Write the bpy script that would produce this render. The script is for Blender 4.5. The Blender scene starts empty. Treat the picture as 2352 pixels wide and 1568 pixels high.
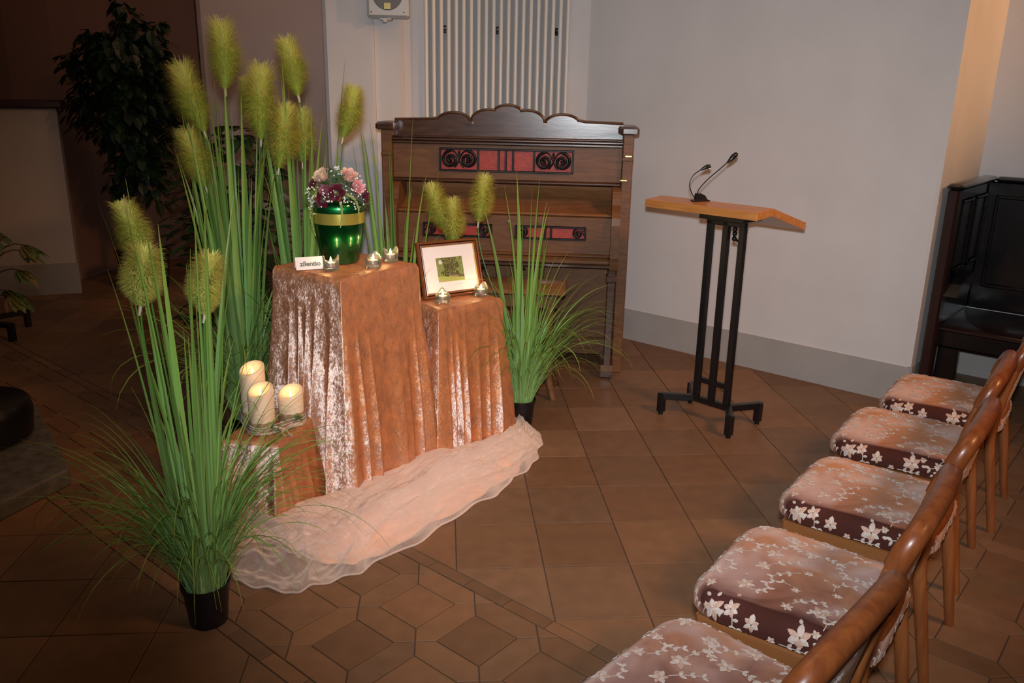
import bpy, math, random
from mathutils import Vector, Matrix, noise as mnoise
R_=math.radians
sc=bpy.context.scene
COL=sc.collection
rnd=random.Random(7)
# ------------------------------------------------------------------ mesh helpers
class MB:
    def __init__(s): s.v=[]; s.f=[]; s.m=[]; s.c=[]; s.usec=False
    def vert(s,p,c=None):
        s.v.append(tuple(p)); s.c.append(c if c else (1,1,1,1))
        if c: s.usec=True
        return len(s.v)-1
    def face(s,idx,m=0): s.f.append(tuple(idx)); s.m.append(m)
    def merge(s,o,M=None,m=None):
        b=len(s.v)
        for p,c in zip(o.v,o.c):
            s.v.append(tuple(M@Vector(p)) if M else p); s.c.append(c)
        for f,mm in zip(o.f,o.m): s.f.append(tuple(i+b for i in f)); s.m.append(mm if m is None else m)
        s.usec=s.usec or o.usec
        return s
    def box(s,x0,x1,y0,y1,z0,z1,m=0,bv=0.0,M=None):
        b=min(bv,abs(x1-x0)*.45,abs(y1-y0)*.45,abs(z1-z0)*.45)
        if b<=0:
            P=[(x,y,z) for z in (z0,z1) for (x,y) in ((x0,y0),(x1,y0),(x1,y1),(x0,y1))]
            ids=[s.vert(M@Vector(p) if M else p) for p in P]
            for f in ((3,2,1,0),(4,5,6,7),(0,1,5,4),(1,2,6,5),(2,3,7,6),(3,0,4,7)): s.face([ids[i] for i in f],m)
            return s
        def ring(ix,z):
            a,b_,c,d=x0+ix,x1-ix,y0+ix,y1-ix
            k=b
            return [(a+k,c,z),(b_-k,c,z),(b_,c+k,z),(b_,d-k,z),(b_-k,d,z),(a+k,d,z),(a,d-k,z),(a,c+k,z)]
        rings=[ring(b,z0),ring(0,z0+b),ring(0,z1-b),ring(b,z1)]
        ids=[[s.vert(M@Vector(p) if M else p) for p in r] for r in rings]
        s.face(list(reversed(ids[0])),m); s.face(ids[-1],m)
        for a,b_ in zip(ids,ids[1:]):
            for i in range(8): s.face((a[i],a[(i+1)%8],b_[(i+1)%8],b_[i]),m)
        return s
    def tube(s,pts,r,n=10,m=0,cap=True,sx=1.0,up=None,colf=None):
        pts=[Vector(p) for p in pts]; N=len(pts)
        rr=r if isinstance(r,(list,tuple)) else [r]*N
        T=[]
        for i in range(N):
            a=pts[max(i-1,0)]; b=pts[min(i+1,N-1)]; t=(b-a)
            T.append(t.normalized() if t.length>1e-9 else Vector((0,0,1)))
        u=Vector(up) if up else (Vector((0,0,1)) if abs(T[0].z)<.9 else Vector((0,1,0)))
        rings=[]
        for i in range(N):
            x=u.cross(T[i])
            if x.length<1e-6: x=Vector((1,0,0)).cross(T[i])
            x.normalize(); y=T[i].cross(x).normalized(); u=y
            c=colf(i/(N-1)) if colf else None
            rings.append([s.vert(pts[i]+x*math.cos(2*math.pi*k/n)*rr[i]*sx+y*math.sin(2*math.pi*k/n)*rr[i],c) for k in range(n)])
        for a,b in zip(rings,rings[1:]):
            for k in range(n): s.face((a[k],a[(k+1)%n],b[(k+1)%n],b[k]),m)
        if cap: s.face(list(reversed(rings[0])),m); s.face(rings[-1],m)
        return s
    def lathe(s,prof,n=48,m=0,c=(0,0,0),capb=True,capt=True,fn=None):
        rings=[]
        for (r,z) in prof:
            rings.append([s.vert((c[0]+r*math.cos(2*math.pi*k/n),c[1]+r*math.sin(2*math.pi*k/n),c[2]+z+(fn(2*math.pi*k/n,z) if fn else 0))) for k in range(n)])
        for a,b in zip(rings,rings[1:]):
            for k in range(n): s.face((a[k],a[(k+1)%n],b[(k+1)%n],b[k]),m)
        if capb and prof[0][0]>1e-6: s.face(list(reversed(rings[0])),m)
        if capt and prof[-1][0]>1e-6: s.face(rings[-1],m)
        return s
    def prism(s,poly,f0,f1,m=0):
        """poly: list of 2d pts, f0/f1 map 2d->3d for the two ends"""
        a=[s.vert(f0(p)) for p in poly]; b=[s.vert(f1(p)) for p in poly]
        s.face(list(reversed(a)),m); s.face(b,m); n=len(poly)
        for i in range(n): s.face((a[i],a[(i+1)%n],b[(i+1)%n],b[i]),m)
        return s
    def ball(s,c,r,m=0,nu=10,nv=6,sc_=(1,1,1),M=None):
        rings=[]
        for j in range(nv+1):
            th=math.pi*j/nv
            rings.append([])
            for k in range(nu):
                p=Vector((r*math.sin(th)*math.cos(2*math.pi*k/nu)*sc_[0],r*math.sin(th)*math.sin(2*math.pi*k/nu)*sc_[1],r*math.cos(th)*sc_[2]))
                if M: p=M@p
                rings[-1].append(s.vert(p+Vector(c)))
        for a,b in zip(rings,rings[1:]):
            for k in range(nu): s.face((a[k],b[k],b[(k+1)%nu],a[(k+1)%nu]),m)
        return s
    def build(s,name,mats,parent=None,smooth=True,angle=40,loc=None):
        me=bpy.data.meshes.new(name); me.from_pydata(s.v,[],s.f)
        for mt in (mats if isinstance(mats,(list,tuple)) else [mats]): me.materials.append(mt)
        me.polygons.foreach_set('material_index',s.m)
        if s.usec:
            ca=me.color_attributes.new('Col','FLOAT_COLOR','POINT')
            ca.data.foreach_set('color',[x for c in s.c for x in c])
        if smooth:
            me.polygons.foreach_set('use_smooth',[True]*len(s.f))
            if angle is not None:
                try: me.set_sharp_from_angle(angle=R_(angle))
                except Exception: pass
        me.update()
        o=bpy.data.objects.new(name,me); COL.objects.link(o)
        if parent: o.parent=parent
        if loc: o.location=loc
        return o
def tag(o,label,cat,group=None,kind=None):
    o['label']=label; o['category']=cat
    if group: o['group']=group
    if kind: o['kind']=kind
    return o
def thing(name,label,cat,loc=(0,0,0),rz=0,group=None):
    o=bpy.data.objects.new(name,None); o.empty_display_size=.05; COL.objects.link(o); o.location=loc; o.rotation_euler=(0,0,rz)
    return tag(o,label,cat,group)
def struct(o): o['kind']='structure'; return o
def copy_tree(o,parent=None):
    c=o.copy(); COL.objects.link(c)
    if parent: c.parent=parent
    for ch in list(o.children): copy_tree(ch,c)
    return c
def bez(P0,P1,P2,P3,n=16):
    P0,P1,P2,P3=map(Vector,(P0,P1,P2,P3)); o=[]
    for i in range(n+1):
        t=i/n; o.append(P0*(1-t)**3+P1*3*t*(1-t)**2+P2*3*t*t*(1-t)+P3*t**3)
    return o
def spline(pts,n=8):
    pts=[Vector(p) for p in pts]; o=[]
    for i in range(len(pts)-1):
        a=pts[max(i-1,0)]; b=pts[i]; c=pts[i+1]; d=pts[min(i+2,len(pts)-1)]
        for k in range(n):
            t=k/n
            o.append(.5*((2*b)+(c-a)*t+(2*a-5*b+4*c-d)*t*t+(3*b-a-3*c+d)*t**3))
    o.append(pts[-1]); return o
def ss(a,b,x):
    t=max(0,min(1,(x-a)/(b-a))); return t*t*(3-2*t)
# ------------------------------------------------------------------ materials
def newmat(name):
    m=bpy.data.materials.new(name); m.use_nodes=True; nt=m.node_tree; nt.nodes.clear()
    out=nt.nodes.new('ShaderNodeOutputMaterial'); return m,nt,out
def N(nt,t,**k):
    n=nt.nodes.new('ShaderNode'+t)
    for a,b in k.items():
        if a in n.inputs: n.inputs[a].default_value=b
        else: setattr(n,a,b)
    return n
def rgba(c): return (c[0],c[1],c[2],1)
def bsdf(name,col,rough=.5,metal=0,spec=.5,var=0,vscale=8,bump=0,bscale=60,coat=0,sheen=0,sheen_tint=(1,1,1),aniso=0,sss=0,attr=False,grain=None,trans=0,ior=1.5,emis=None,estr=0,stretch=None):
    m,nt,out=newmat(name); L=nt.links
    p=N(nt,'BsdfPrincipled'); L.new(p.outputs[0],out.inputs[0])
    p.inputs['Roughness'].default_value=rough; p.inputs['Metallic'].default_value=metal
    p.inputs['Specular IOR Level'].default_value=spec; p.inputs['Coat Weight'].default_value=coat; p.inputs['Coat Roughness'].default_value=.12
    p.inputs['Sheen Weight'].default_value=sheen; p.inputs['Sheen Tint'].default_value=rgba(sheen_tint); p.inputs['Sheen Roughness'].default_value=.35
    p.inputs['Anisotropic'].default_value=aniso; p.inputs['Transmission Weight'].default_value=trans; p.inputs['IOR'].default_value=ior
    if sss: p.inputs['Subsurface Weight'].default_value=sss; p.inputs['Subsurface Radius'].default_value=(.05,.025,.01); p.inputs['Subsurface Scale'].default_value=.6
    if emis: p.inputs['Emission Color'].default_value=rgba(emis); p.inputs['Emission Strength'].default_value=estr
    tc=N(nt,'TexCoord')
    src=None
    if attr:
        a=N(nt,'VertexColor',layer_name='Col'); src=a.outputs['Color']
    if grain:   # (dark colour, axis stretch)
        mp=N(nt,'Mapping'); mp.inputs['Scale'].default_value=grain[1]; L.new(tc.outputs['Object'],mp.inputs[0])
        nz=N(nt,'TexNoise',Scale=grain[2],Detail=6.0,Distortion=.6); L.new(mp.outputs[0],nz.inputs['Vector'])
        rp=N(nt,'ValToRGB'); rp.color_ramp.elements[0].position=.35; rp.color_ramp.elements[1].position=.68
        rp.color_ramp.elements[0].color=rgba(grain[0]); rp.color_ramp.elements[1].color=rgba(col)
        L.new(nz.outputs['Fac'],rp.inputs[0]); src=rp.outputs[0]
        bp=N(nt,'Bump',Strength=.12,Distance=.002); L.new(nz.outputs['Fac'],bp.inputs['Height']); L.new(bp.outputs[0],p.inputs['Normal'])
    if var:
        nz=N(nt,'TexNoise',Scale=vscale,Detail=4.0)
        if stretch:
            mp=N(nt,'Mapping'); mp.inputs['Scale'].default_value=stretch; L.new(tc.outputs['Object'],mp.inputs[0]); L.new(mp.outputs[0],nz.inputs['Vector'])
        else: L.new(tc.outputs['Object'],nz.inputs['Vector'])
        mr=N(nt,'MapRange'); mr.inputs['From Min'].default_value=.3; mr.inputs['From Max'].default_value=.7; mr.inputs['To Min'].default_value=1-var; mr.inputs['To Max'].default_value=1+var
        L.new(nz.outputs['Fac'],mr.inputs[0])
        vm=N(nt,'VectorMath',operation='SCALE')
        if src: L.new(src,vm.inputs[0])
        else: vm.inputs[0].default_value=col
        L.new(mr.outputs[0],vm.inputs['Scale']); src=vm.outputs[0]
    if src: L.new(src,p.inputs['Base Color'])
    else: p.inputs['Base Color'].default_value=rgba(col)
    if bump and not grain:
        nz=N(nt,'TexNoise',Scale=bscale,Detail=5.0); L.new(tc.outputs['Object'],nz.inputs['Vector'])
        bp=N(nt,'Bump',Strength=bump,Distance=.003); L.new(nz.outputs['Fac'],bp.inputs['Height']); L.new(bp.outputs[0],p.inputs['Normal'])
    return m
def crushed_velvet(name):
    m,nt,out=newmat(name); L=nt.links
    tc=N(nt,'TexCoord'); geo=N(nt,'NewGeometry')
    mp=N(nt,'Mapping'); mp.inputs['Scale'].default_value=(1,1,.6); L.new(tc.outputs['Object'],mp.inputs[0])
    n1=N(nt,'TexNoise',Scale=30.0,Detail=6.0,Roughness=.68,Distortion=.5); L.new(mp.outputs[0],n1.inputs['Vector'])
    n2=N(nt,'TexNoise',Scale=150.0,Detail=3.0,Roughness=.7); L.new(mp.outputs[0],n2.inputs['Vector'])
    n3=N(nt,'TexNoise',Scale=9.0,Detail=3.0); L.new(tc.outputs['Object'],n3.inputs['Vector'])
    def cen(n,k):
        a=N(nt,'VectorMath',operation='SUBTRACT'); L.new(n.outputs['Color'],a.inputs[0]); a.inputs[1].default_value=(.5,.5,.5)
        b=N(nt,'VectorMath',operation='SCALE'); L.new(a.outputs[0],b.inputs[0]); b.inputs['Scale'].default_value=k; return b
    a=N(nt,'VectorMath',operation='ADD'); L.new(geo.outputs['Normal'],a.inputs[0]); a.inputs[1].default_value=(.46,-.05,.28)
    b=N(nt,'VectorMath',operation='ADD'); L.new(a.outputs[0],b.inputs[0]); L.new(cen(n1,1.25).outputs[0],b.inputs[1])
    c=N(nt,'VectorMath',operation='ADD'); L.new(b.outputs[0],c.inputs[0]); L.new(cen(n2,1.25).outputs[0],c.inputs[1])
    d=N(nt,'VectorMath',operation='NORMALIZE'); L.new(c.outputs[0],d.inputs[0])
    rp=N(nt,'ValToRGB'); e=rp.color_ramp.elements; e[0].position=.3; e[0].color=(.26,.075,.022,1); e[1].position=.64; e[1].color=(.84,.27,.070,1)
    mx=N(nt,'Math',operation='MULTIPLY_ADD'); L.new(n1.outputs['Fac'],mx.inputs[0]); mx.inputs[1].default_value=.7; 
    s3=N(nt,'Math',operation='MULTIPLY'); L.new(n2.outputs['Fac'],s3.inputs[0]); s3.inputs[1].default_value=.3; L.new(s3.outputs[0],mx.inputs[2])
    L.new(mx.outputs[0],rp.inputs[0])
    df=N(nt,'BsdfDiffuse'); L.new(rp.outputs[0],df.inputs['Color'])
    gl=N(nt,'BsdfGlossy',Roughness=.47); gl.inputs['Color'].default_value=(.60,.54,.50,1); L.new(d.outputs[0],gl.inputs['Normal'])
    ms=N(nt,'MixShader'); ms.inputs[0].default_value=.46; L.new(df.outputs[0],ms.inputs[1]); L.new(gl.outputs[0],ms.inputs[2])
    L.new(ms.outputs[0],out.inputs[0]); return m
def chair_velvet(name):
    m,nt,out=newmat(name); L=nt.links
    p=N(nt,'BsdfPrincipled'); L.new(p.outputs[0],out.inputs[0]); p.inputs['Roughness'].default_value=.85; p.inputs['Specular IOR Level'].default_value=.08
    lw=N(nt,'LayerWeight'); lw.inputs['Blend'].default_value=.5  # velvet sheen is put into the base colour, paler at grazing view
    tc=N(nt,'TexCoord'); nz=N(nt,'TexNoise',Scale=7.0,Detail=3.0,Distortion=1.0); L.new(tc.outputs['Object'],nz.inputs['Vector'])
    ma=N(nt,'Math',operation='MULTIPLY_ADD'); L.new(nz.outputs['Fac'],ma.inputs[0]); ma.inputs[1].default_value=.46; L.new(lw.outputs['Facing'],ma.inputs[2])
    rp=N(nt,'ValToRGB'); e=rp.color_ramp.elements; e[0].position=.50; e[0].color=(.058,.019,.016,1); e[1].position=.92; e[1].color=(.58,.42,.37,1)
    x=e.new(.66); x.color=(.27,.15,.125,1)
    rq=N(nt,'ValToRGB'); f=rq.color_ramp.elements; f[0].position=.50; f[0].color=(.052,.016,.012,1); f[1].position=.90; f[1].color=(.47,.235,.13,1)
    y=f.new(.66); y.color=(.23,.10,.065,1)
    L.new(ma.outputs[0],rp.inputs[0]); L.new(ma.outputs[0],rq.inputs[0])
    n2=N(nt,'TexNoise',Scale=5.5,Detail=2.0,Distortion=.8); mpx=N(nt,'Mapping'); mpx.inputs['Location'].default_value=(3,7,1); L.new(tc.outputs['Object'],mpx.inputs[0]); L.new(mpx.outputs[0],n2.inputs['Vector'])
    mr=N(nt,'MapRange'); mr.inputs['From Min'].default_value=.40; mr.inputs['From Max'].default_value=.60; L.new(n2.outputs['Fac'],mr.inputs[0])
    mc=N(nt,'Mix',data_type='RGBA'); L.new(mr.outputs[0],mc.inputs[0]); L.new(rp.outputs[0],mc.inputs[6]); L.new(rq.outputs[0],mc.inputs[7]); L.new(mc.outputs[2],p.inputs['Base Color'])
    nb=N(nt,'TexNoise',Scale=25.0,Detail=4.0); L.new(tc.outputs['Object'],nb.inputs['Vector'])
    bp=N(nt,'Bump',Strength=.25,Distance=.004); L.new(nb.outputs['Fac'],bp.inputs['Height']); L.new(bp.outputs[0],p.inputs['Normal'])
    return m
def organza(name,base=.29,col=(.98,.86,.79)):
    m,nt,out=newmat(name); L=nt.links
    tr=N(nt,'BsdfTransparent'); df=N(nt,'BsdfDiffuse',Color=rgba(col)); tl=N(nt,'BsdfTranslucent',Color=rgba(col)); gl=N(nt,'BsdfGlossy',Roughness=.20); gl.inputs['Color'].default_value=(1,.98,.97,1)
    a=N(nt,'MixShader'); a.inputs[0].default_value=.22; L.new(df.outputs[0],a.inputs[1]); L.new(tl.outputs[0],a.inputs[2])
    tc=N(nt,'TexCoord'); nz=N(nt,'TexNoise',Scale=38.0,Detail=4.0,Distortion=2.2,Roughness=.55); L.new(tc.outputs['Object'],nz.inputs['Vector'])
    vo=N(nt,'TexVoronoi',Scale=17.0); vo.feature='DISTANCE_TO_EDGE'; vm=N(nt,'VectorMath',operation='ADD'); vs=N(nt,'VectorMath',operation='SCALE'); vs.inputs['Scale'].default_value=.10
    L.new(nz.outputs['Color'],vs.inputs[0]); L.new(tc.outputs['Object'],vm.inputs[0]); L.new(vs.outputs[0],vm.inputs[1]); L.new(vm.outputs[0],vo.inputs['Vector'])
    hs=N(nt,'Math',operation='MULTIPLY_ADD'); L.new(vo.outputs['Distance'],hs.inputs[0]); hs.inputs[1].default_value=.8; L.new(nz.outputs['Fac'],hs.inputs[2])
    bp=N(nt,'Bump',Strength=1.0,Distance=.014); L.new(hs.outputs[0],bp.inputs['Height']); L.new(bp.outputs[0],gl.inputs['Normal'])
    cr=N(nt,'MapRange'); cr.inputs['From Min'].default_value=.0; cr.inputs['From Max'].default_value=.035; cr.inputs['To Min'].default_value=.07; cr.inputs['To Max'].default_value=0; L.new(vo.outputs['Distance'],cr.inputs[0])
    b=N(nt,'MixShader'); b.inputs[0].default_value=.20; L.new(a.outputs[0],b.inputs[1]); L.new(gl.outputs[0],b.inputs[2])
    lw=N(nt,'LayerWeight'); lw.inputs['Blend'].default_value=.5
    mr=N(nt,'MapRange'); mr.inputs['To Min'].default_value=base; mr.inputs['To Max'].default_value=.98; mr.inputs['From Min'].default_value=.10; mr.inputs['From Max'].default_value=.65; L.new(lw.outputs['Facing'],mr.inputs[0])
    ad=N(nt,'Math',operation='ADD',use_clamp=True); L.new(mr.outputs[0],ad.inputs[0]); L.new(cr.outputs[0],ad.inputs[1])
    c=N(nt,'MixShader'); L.new(ad.outputs[0],c.inputs[0]); L.new(tr.outputs[0],c.inputs[1]); L.new(b.outputs[0],c.inputs[2]); L.new(c.outputs[0],out.inputs[0])
    return m
def leafmat(name,rough=.4,spec=.5,tl=.25):
    m,nt,out=newmat(name); L=nt.links
    a=N(nt,'VertexColor',layer_name='Col'); p=N(nt,'BsdfPrincipled'); p.inputs['Roughness'].default_value=rough; p.inputs['Specular IOR Level'].default_value=spec
    L.new(a.outputs['Color'],p.inputs['Base Color']); t=N(nt,'BsdfTranslucent'); L.new(a.outputs['Color'],t.inputs['Color'])
    ms=N(nt,'MixShader'); ms.inputs[0].default_value=tl; L.new(p.outputs[0],ms.inputs[1]); L.new(t.outputs[0],ms.inputs[2]); L.new(ms.outputs[0],out.inputs[0]); return m
M={}
M['wall']=bsdf('wall_plaster',(.65,.62,.608),.9,spec=.2,var=.04,vscale=3,bump=.08,bscale=90)
M['wall_brown']=bsdf('far_wall_plaster',(.74,.59,.52),.9,spec=.15,var=.05,vscale=2)
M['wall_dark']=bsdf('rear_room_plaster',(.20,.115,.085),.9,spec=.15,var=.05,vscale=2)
M['wall_grey']=bsdf('partition_paint',(.40,.36,.345),.9,spec=.15,var=.04,vscale=3)
M['skirt']=bsdf('grey_skirting_paint',(.38,.355,.335),.7,spec=.3,var=.05,vscale=5,bump=.08)
M['grout']=bsdf('grout',(.10,.068,.05),.9)
M['tile']=bsdf('terracotta_tile',(.30,.15,.08),.50,spec=.30,attr=True,var=.10,vscale=14,bump=.10,bscale=22)
M['oak']=bsdf('walnut_stained_oak',(.175,.080,.034),.45,spec=.25,grain=((.125,.055,.023),(1.5,9,9),6),coat=.03)
M['oak_light']=bsdf('lighter_stained_oak',(.26,.115,.045),.40,spec=.3,grain=((.19,.080,.030),(1.2,8,8),6),coat=.08)
M['oak_dark']=bsdf('dark_stained_oak',(.095,.042,.022),.26,spec=.6,grain=((.045,.02,.012),(1.5,8,8),5),coat=.45)
M['black']=bsdf('black_lacquer',(.008,.008,.009),.35,spec=.5)
M['iron']=bsdf('black_fretwork',(.006,.006,.008),.42,spec=.35)
M['red']=bsdf('red_cloth_backing',(.34,.036,.020),.5,spec=.4,var=.25,vscale=18,stretch=(2,1,5),bump=.3,bscale=25)
M['brass']=bsdf('brass',(.70,.50,.20),.3,metal=1)
M['chrome']=bsdf('chrome',(.7,.7,.72),.2,metal=1)
M['beech']=bsdf('varnished_beech',(.62,.26,.07),.38,spec=.45,grain=((.46,.18,.045),(1.2,10,10),5),coat=.2)
M['steel']=bsdf('black_powder_coated_steel',(.006,.006,.007),.30,spec=.5)
M['chairwood']=bsdf('reddish_chair_wood',(.29,.098,.028),.42,spec=.4,grain=((.20,.062,.018),(10,10,1.2),5),coat=.05)
M['chairdark']=bsdf('darker_bentwood_rail',(.19,.054,.014),.36,spec=.45,grain=((.13,.033,.009),(10,10,1.2),5),coat=.12)
M['chairrail']=bsdf('light_seat_rail_wood',(.22,.085,.027),.5,spec=.3,grain=((.21,.075,.022),(2,2,8),6))
M['velvet']=crushed_velvet('crushed_copper_velvet')
M['seat']=chair_velvet('brown_seat_velvet')
M['embro']=bsdf('silver_beige_embroidery',(.46,.37,.32),.55,spec=.5,var=.25,vscale=260,bump=.5,bscale=300,sheen=.4)
M['embro_pink']=bsdf('peach_embroidery',(.42,.26,.19),.55,spec=.5,var=.25,vscale=260,bump=.5,bscale=300,sheen=.4)
M['organza']=organza('peach_organza')
M['satin']=bsdf('peach_satin',(.90,.50,.30),.45,spec=.4,var=.12,vscale=9,bump=.3,bscale=14,sheen=.4)
M['silver_cloth']=bsdf('pale_crumpled_cloth',(.78,.71,.68),.45,spec=.4,var=.15,vscale=14,bump=.5,bscale=30)
M['leaf']=leafmat('grass_blade')
M['plume']=leafmat('plume_fibre',.75,.15,.45)
M['darkleaf']=leafmat('dark_glossy_leaf',.45,.4,.1)
M['pot']=bsdf('black_plastic_pot',(.008,.008,.010),.32,spec=.5)
M['soil']=bsdf('dark_soil',(.02,.014,.01),.9,bump=.8,bscale=120)
M['bark']=bsdf('brown_bark',(.06,.035,.02),.9,bump=.6,bscale=60)
M['stem']=bsdf('pale_stem_joint',(.55,.50,.36),.6)
M['urn']=bsdf('green_metallic_lacquer',(.0,.12,.024),.30,metal=.9,coat=1.0,aniso=.75)
M['gold']=bsdf('gold_band',(.72,.62,.12),.22,metal=.7,bump=.05,bscale=30)
M['paper']=bsdf('white_card',(.80,.77,.76),.6)
M['ink']=bsdf('olive_grey_lettering',(.10,.115,.075),.6)
M['mat']=bsdf('white_mount',(.80,.76,.75),.8)
M['photo']=bsdf('photo_print',(1,1,1),.35,attr=True)
M['frame']=bsdf('reddish_brown_frame',(.20,.058,.018),.22,spec=.6,coat=.5)
M['frameblack']=bsdf('black_frame_groove',(.012,.011,.012),.2,coat=.4)
M['wax']=bsdf('ivory_wax',(.88,.70,.48),.42,spec=.4,sss=.25)
M['flame']=bsdf('candle_flame',(1,.7,.3),.5,emis=(1,.66,.28),estr=45)
M['ledflame']=bsdf('led_flame',(1,.7,.3),.5,emis=(1,.66,.26),estr=10)
M['alu']=bsdf('tealight_aluminium',(.75,.74,.74),.3,metal=1)
M['jute']=bsdf('jute_band',(.36,.235,.15),.9,spec=.1,bump=1,bscale=220,var=.3,vscale=90)
M['cord']=bsdf('white_cotton_cord',(.66,.58,.55),.8,bump=1,bscale=260)
M['lace']=bsdf('blush_lace_ribbon',(.68,.49,.40),.85,bump=1,bscale=200,var=.15,vscale=60)
M['moss']=bsdf('green_moss_sprig',(.10,.15,.03),.9)
M['spk']=bsdf('off_white_plastic',(.62,.61,.58),.5)
M['spkg']=bsdf('grey_speaker_cloth',(.20,.20,.21),.9,bump=.6,bscale=400)
M['rad']=bsdf('cream_radiator_enamel',(.78,.71,.63),.30,spec=.5)
M['stone']=bsdf('grey_stone',(.11,.105,.095),.7,var=.35,vscale=20,bump=.5,bscale=30)
M['stall']=bsdf('nearly_black_wood',(.008,.006,.006),.23,spec=.5,coat=.5,grain=((.005,.004,.004),(8,8,1),5))
M['stallred']=bsdf('dark_red_brown_wood',(.022,.007,.005),.3,spec=.5,coat=.3)
M['ledge']=bsdf('dark_ledge_wood',(.04,.012,.010),.4)
M['bluemetal']=bsdf('grey_blue_metal',(.10,.14,.165),.5,spec=.4)
def glass():
    m,nt,out=newmat('clear_glass'); L=nt.links
    tr=N(nt,'BsdfTransparent'); tr.inputs[0].default_value=(.93,.97,.95,1); gl=N(nt,'BsdfGlossy',Roughness=.03); gl.inputs['Color'].default_value=(1,1,1,1)
    fr=N(nt,'Fresnel'); fr.inputs['IOR'].default_value=1.5; ms=N(nt,'MixShader'); L.new(fr.outputs[0],ms.inputs[0]); L.new(tr.outputs[0],ms.inputs[1]); L.new(gl.outputs[0],ms.inputs[2])
    df=N(nt,'BsdfDiffuse'); df.inputs[0].default_value=(.8,.85,.82,1); m2=N(nt,'MixShader'); m2.inputs[0].default_value=.05; L.new(ms.outputs[0],m2.inputs[1]); L.new(df.outputs[0],m2.inputs[2])
    L.new(m2.outputs[0],out.inputs[0]); return m
M['glass']=glass()
# ------------------------------------------------------------------ room
YW=5.56
def wallseg(name,P,Q,z0,z1,mat,th=.12,side=1,n=None):
    P=Vector((P[0],P[1],0)); Q=Vector((Q[0],Q[1],0)); d=(Q-P); L=d.length; d.normalize(); nrm=Vector((-d.y,d.x,0))*side
    b=MB(); b.box(0,L,0,th,z0,z1)
    o=b.build(name,mat,smooth=False)
    o.matrix_world=Matrix((( d.x,nrm.x,0,P.x),(d.y,nrm.y,0,P.y),(0,0,1,0),(0,0,0,1)))
    return struct(o)
R1=(2.46,3.99); R2=(3.03,4.56); CN=(.925,YW)
def tanx(u,y):  # world x on a plane at depth y for picture column u seen near the horizon
    return y*math.tan(math.atan((u-1176-8)/1900*.9587)+R_(4.77))
wallseg('wall_right',R1,CN,0,3.4,M['wall'],side=-1)
wallseg('wall_niche_reveal',R1,R2,0,3.4,M['wall'],side=1,th=.0)if False else None
b=MB(); 
# niche reveal (returns away from the room behind the right wall's end)
dR=Vector((.7071,.7071,0)); nR=Vector((.7071,-.7071,0))
for nm,z0,z1,off,mt in (('wall_reveal',0,3.4,0,'wall'),('baseboard_reveal',0,.21,.006,'skirt')):
    bb=MB(); A=Vector((*R1,0))+nR*off; B_=Vector((*R2,0))+nR*off
    bb.prism([(A.x,A.y),(B_.x,B_.y),(B_.x-nR.x*(.1),B_.y-nR.y*.1),(A.x-dR.x*0-nR.x*.02,A.y-nR.y*.02)],lambda p:(p[0],p[1],z0),lambda p:(p[0],p[1],z1))
    struct(bb.build(nm,M[mt],smooth=False))
wallseg('wall_niche',R2,(R2[0]+2.2,R2[1]-2.2),0,3.4,M['wall'],side=1)
wallseg('baseboard_niche',(R2[0]-.012,R2[1]-.012),(R2[0]+2.19,R2[1]-2.21),0,.21,M['skirt'],side=1,th=.012)
def off(P,Q,d):
    v=Vector((Q[0]-P[0],Q[1]-P[1])).normalized(); n=Vector((v.y,-v.x))*d; return (P[0]+n.x,P[1]+n.y),(Q[0]+n.x,Q[1]+n.y)
# skirting on the right wall
dW=(Vector((*CN,0))-Vector((*R1,0))).normalized(); nW=Vector((-dW.y,dW.x,0))
bb=MB(); A=Vector((*R1,0))+nW*.010; B_=Vector((*CN,0))+nW*.010
bb.prism([(R1[0],R1[1]),(A.x,A.y),(B_.x,B_.y),(CN[0],CN[1])],lambda p:(p[0],p[1],0),lambda p:(p[0],p[1],.205))
struct(bb.build('baseboard_right',M['skirt'],smooth=False))
# rear wall: pilaster, shallow step, radiator bay
bb=MB(); pl=[(-.737,8.3),(-.737,5.46),(-.715,5.44),(-.445,5.44),(-.43,5.455),(-.43,5.49),(-.285,5.49),(-.25,5.53),(-.20,YW),CN]
back=[(CN[0],YW+.25),(-.6,YW+.25),(-.6,8.3)]
bb.prism(pl+back,lambda p:(p[0],p[1],0),lambda p:(p[0],p[1],3.4))
struct(bb.build('wall_back',M['wall'],smooth=False))
bb=MB(); bb.prism([(-.749,5.9),(-.749,5.458),(-.72,5.428),(-.44,5.428),(-.418,5.45),(-.418,5.478),(-.28,5.478),(-.19,5.549),(.93,5.549),(.93,5.57),(-.19,5.57),(-.285,5.495),(-.43,5.495),(-.445,5.445),(-.715,5.445),(-.735,5.46),(-.735,5.9)],lambda p:(p[0],p[1],0),lambda p:(p[0],p[1],.205))
struct(bb.build('baseboard_back',M['skirt'],smooth=False))
# grey recessed panel behind the tubes
g_=bsdf('grey_wall_panel',(.33,.33,.33),.8)
bb=MB(); bb.box(-.125,.785,YW-.006,YW,0.25,3.4); struct(bb.build('trim_1',g_,smooth=False))
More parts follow.
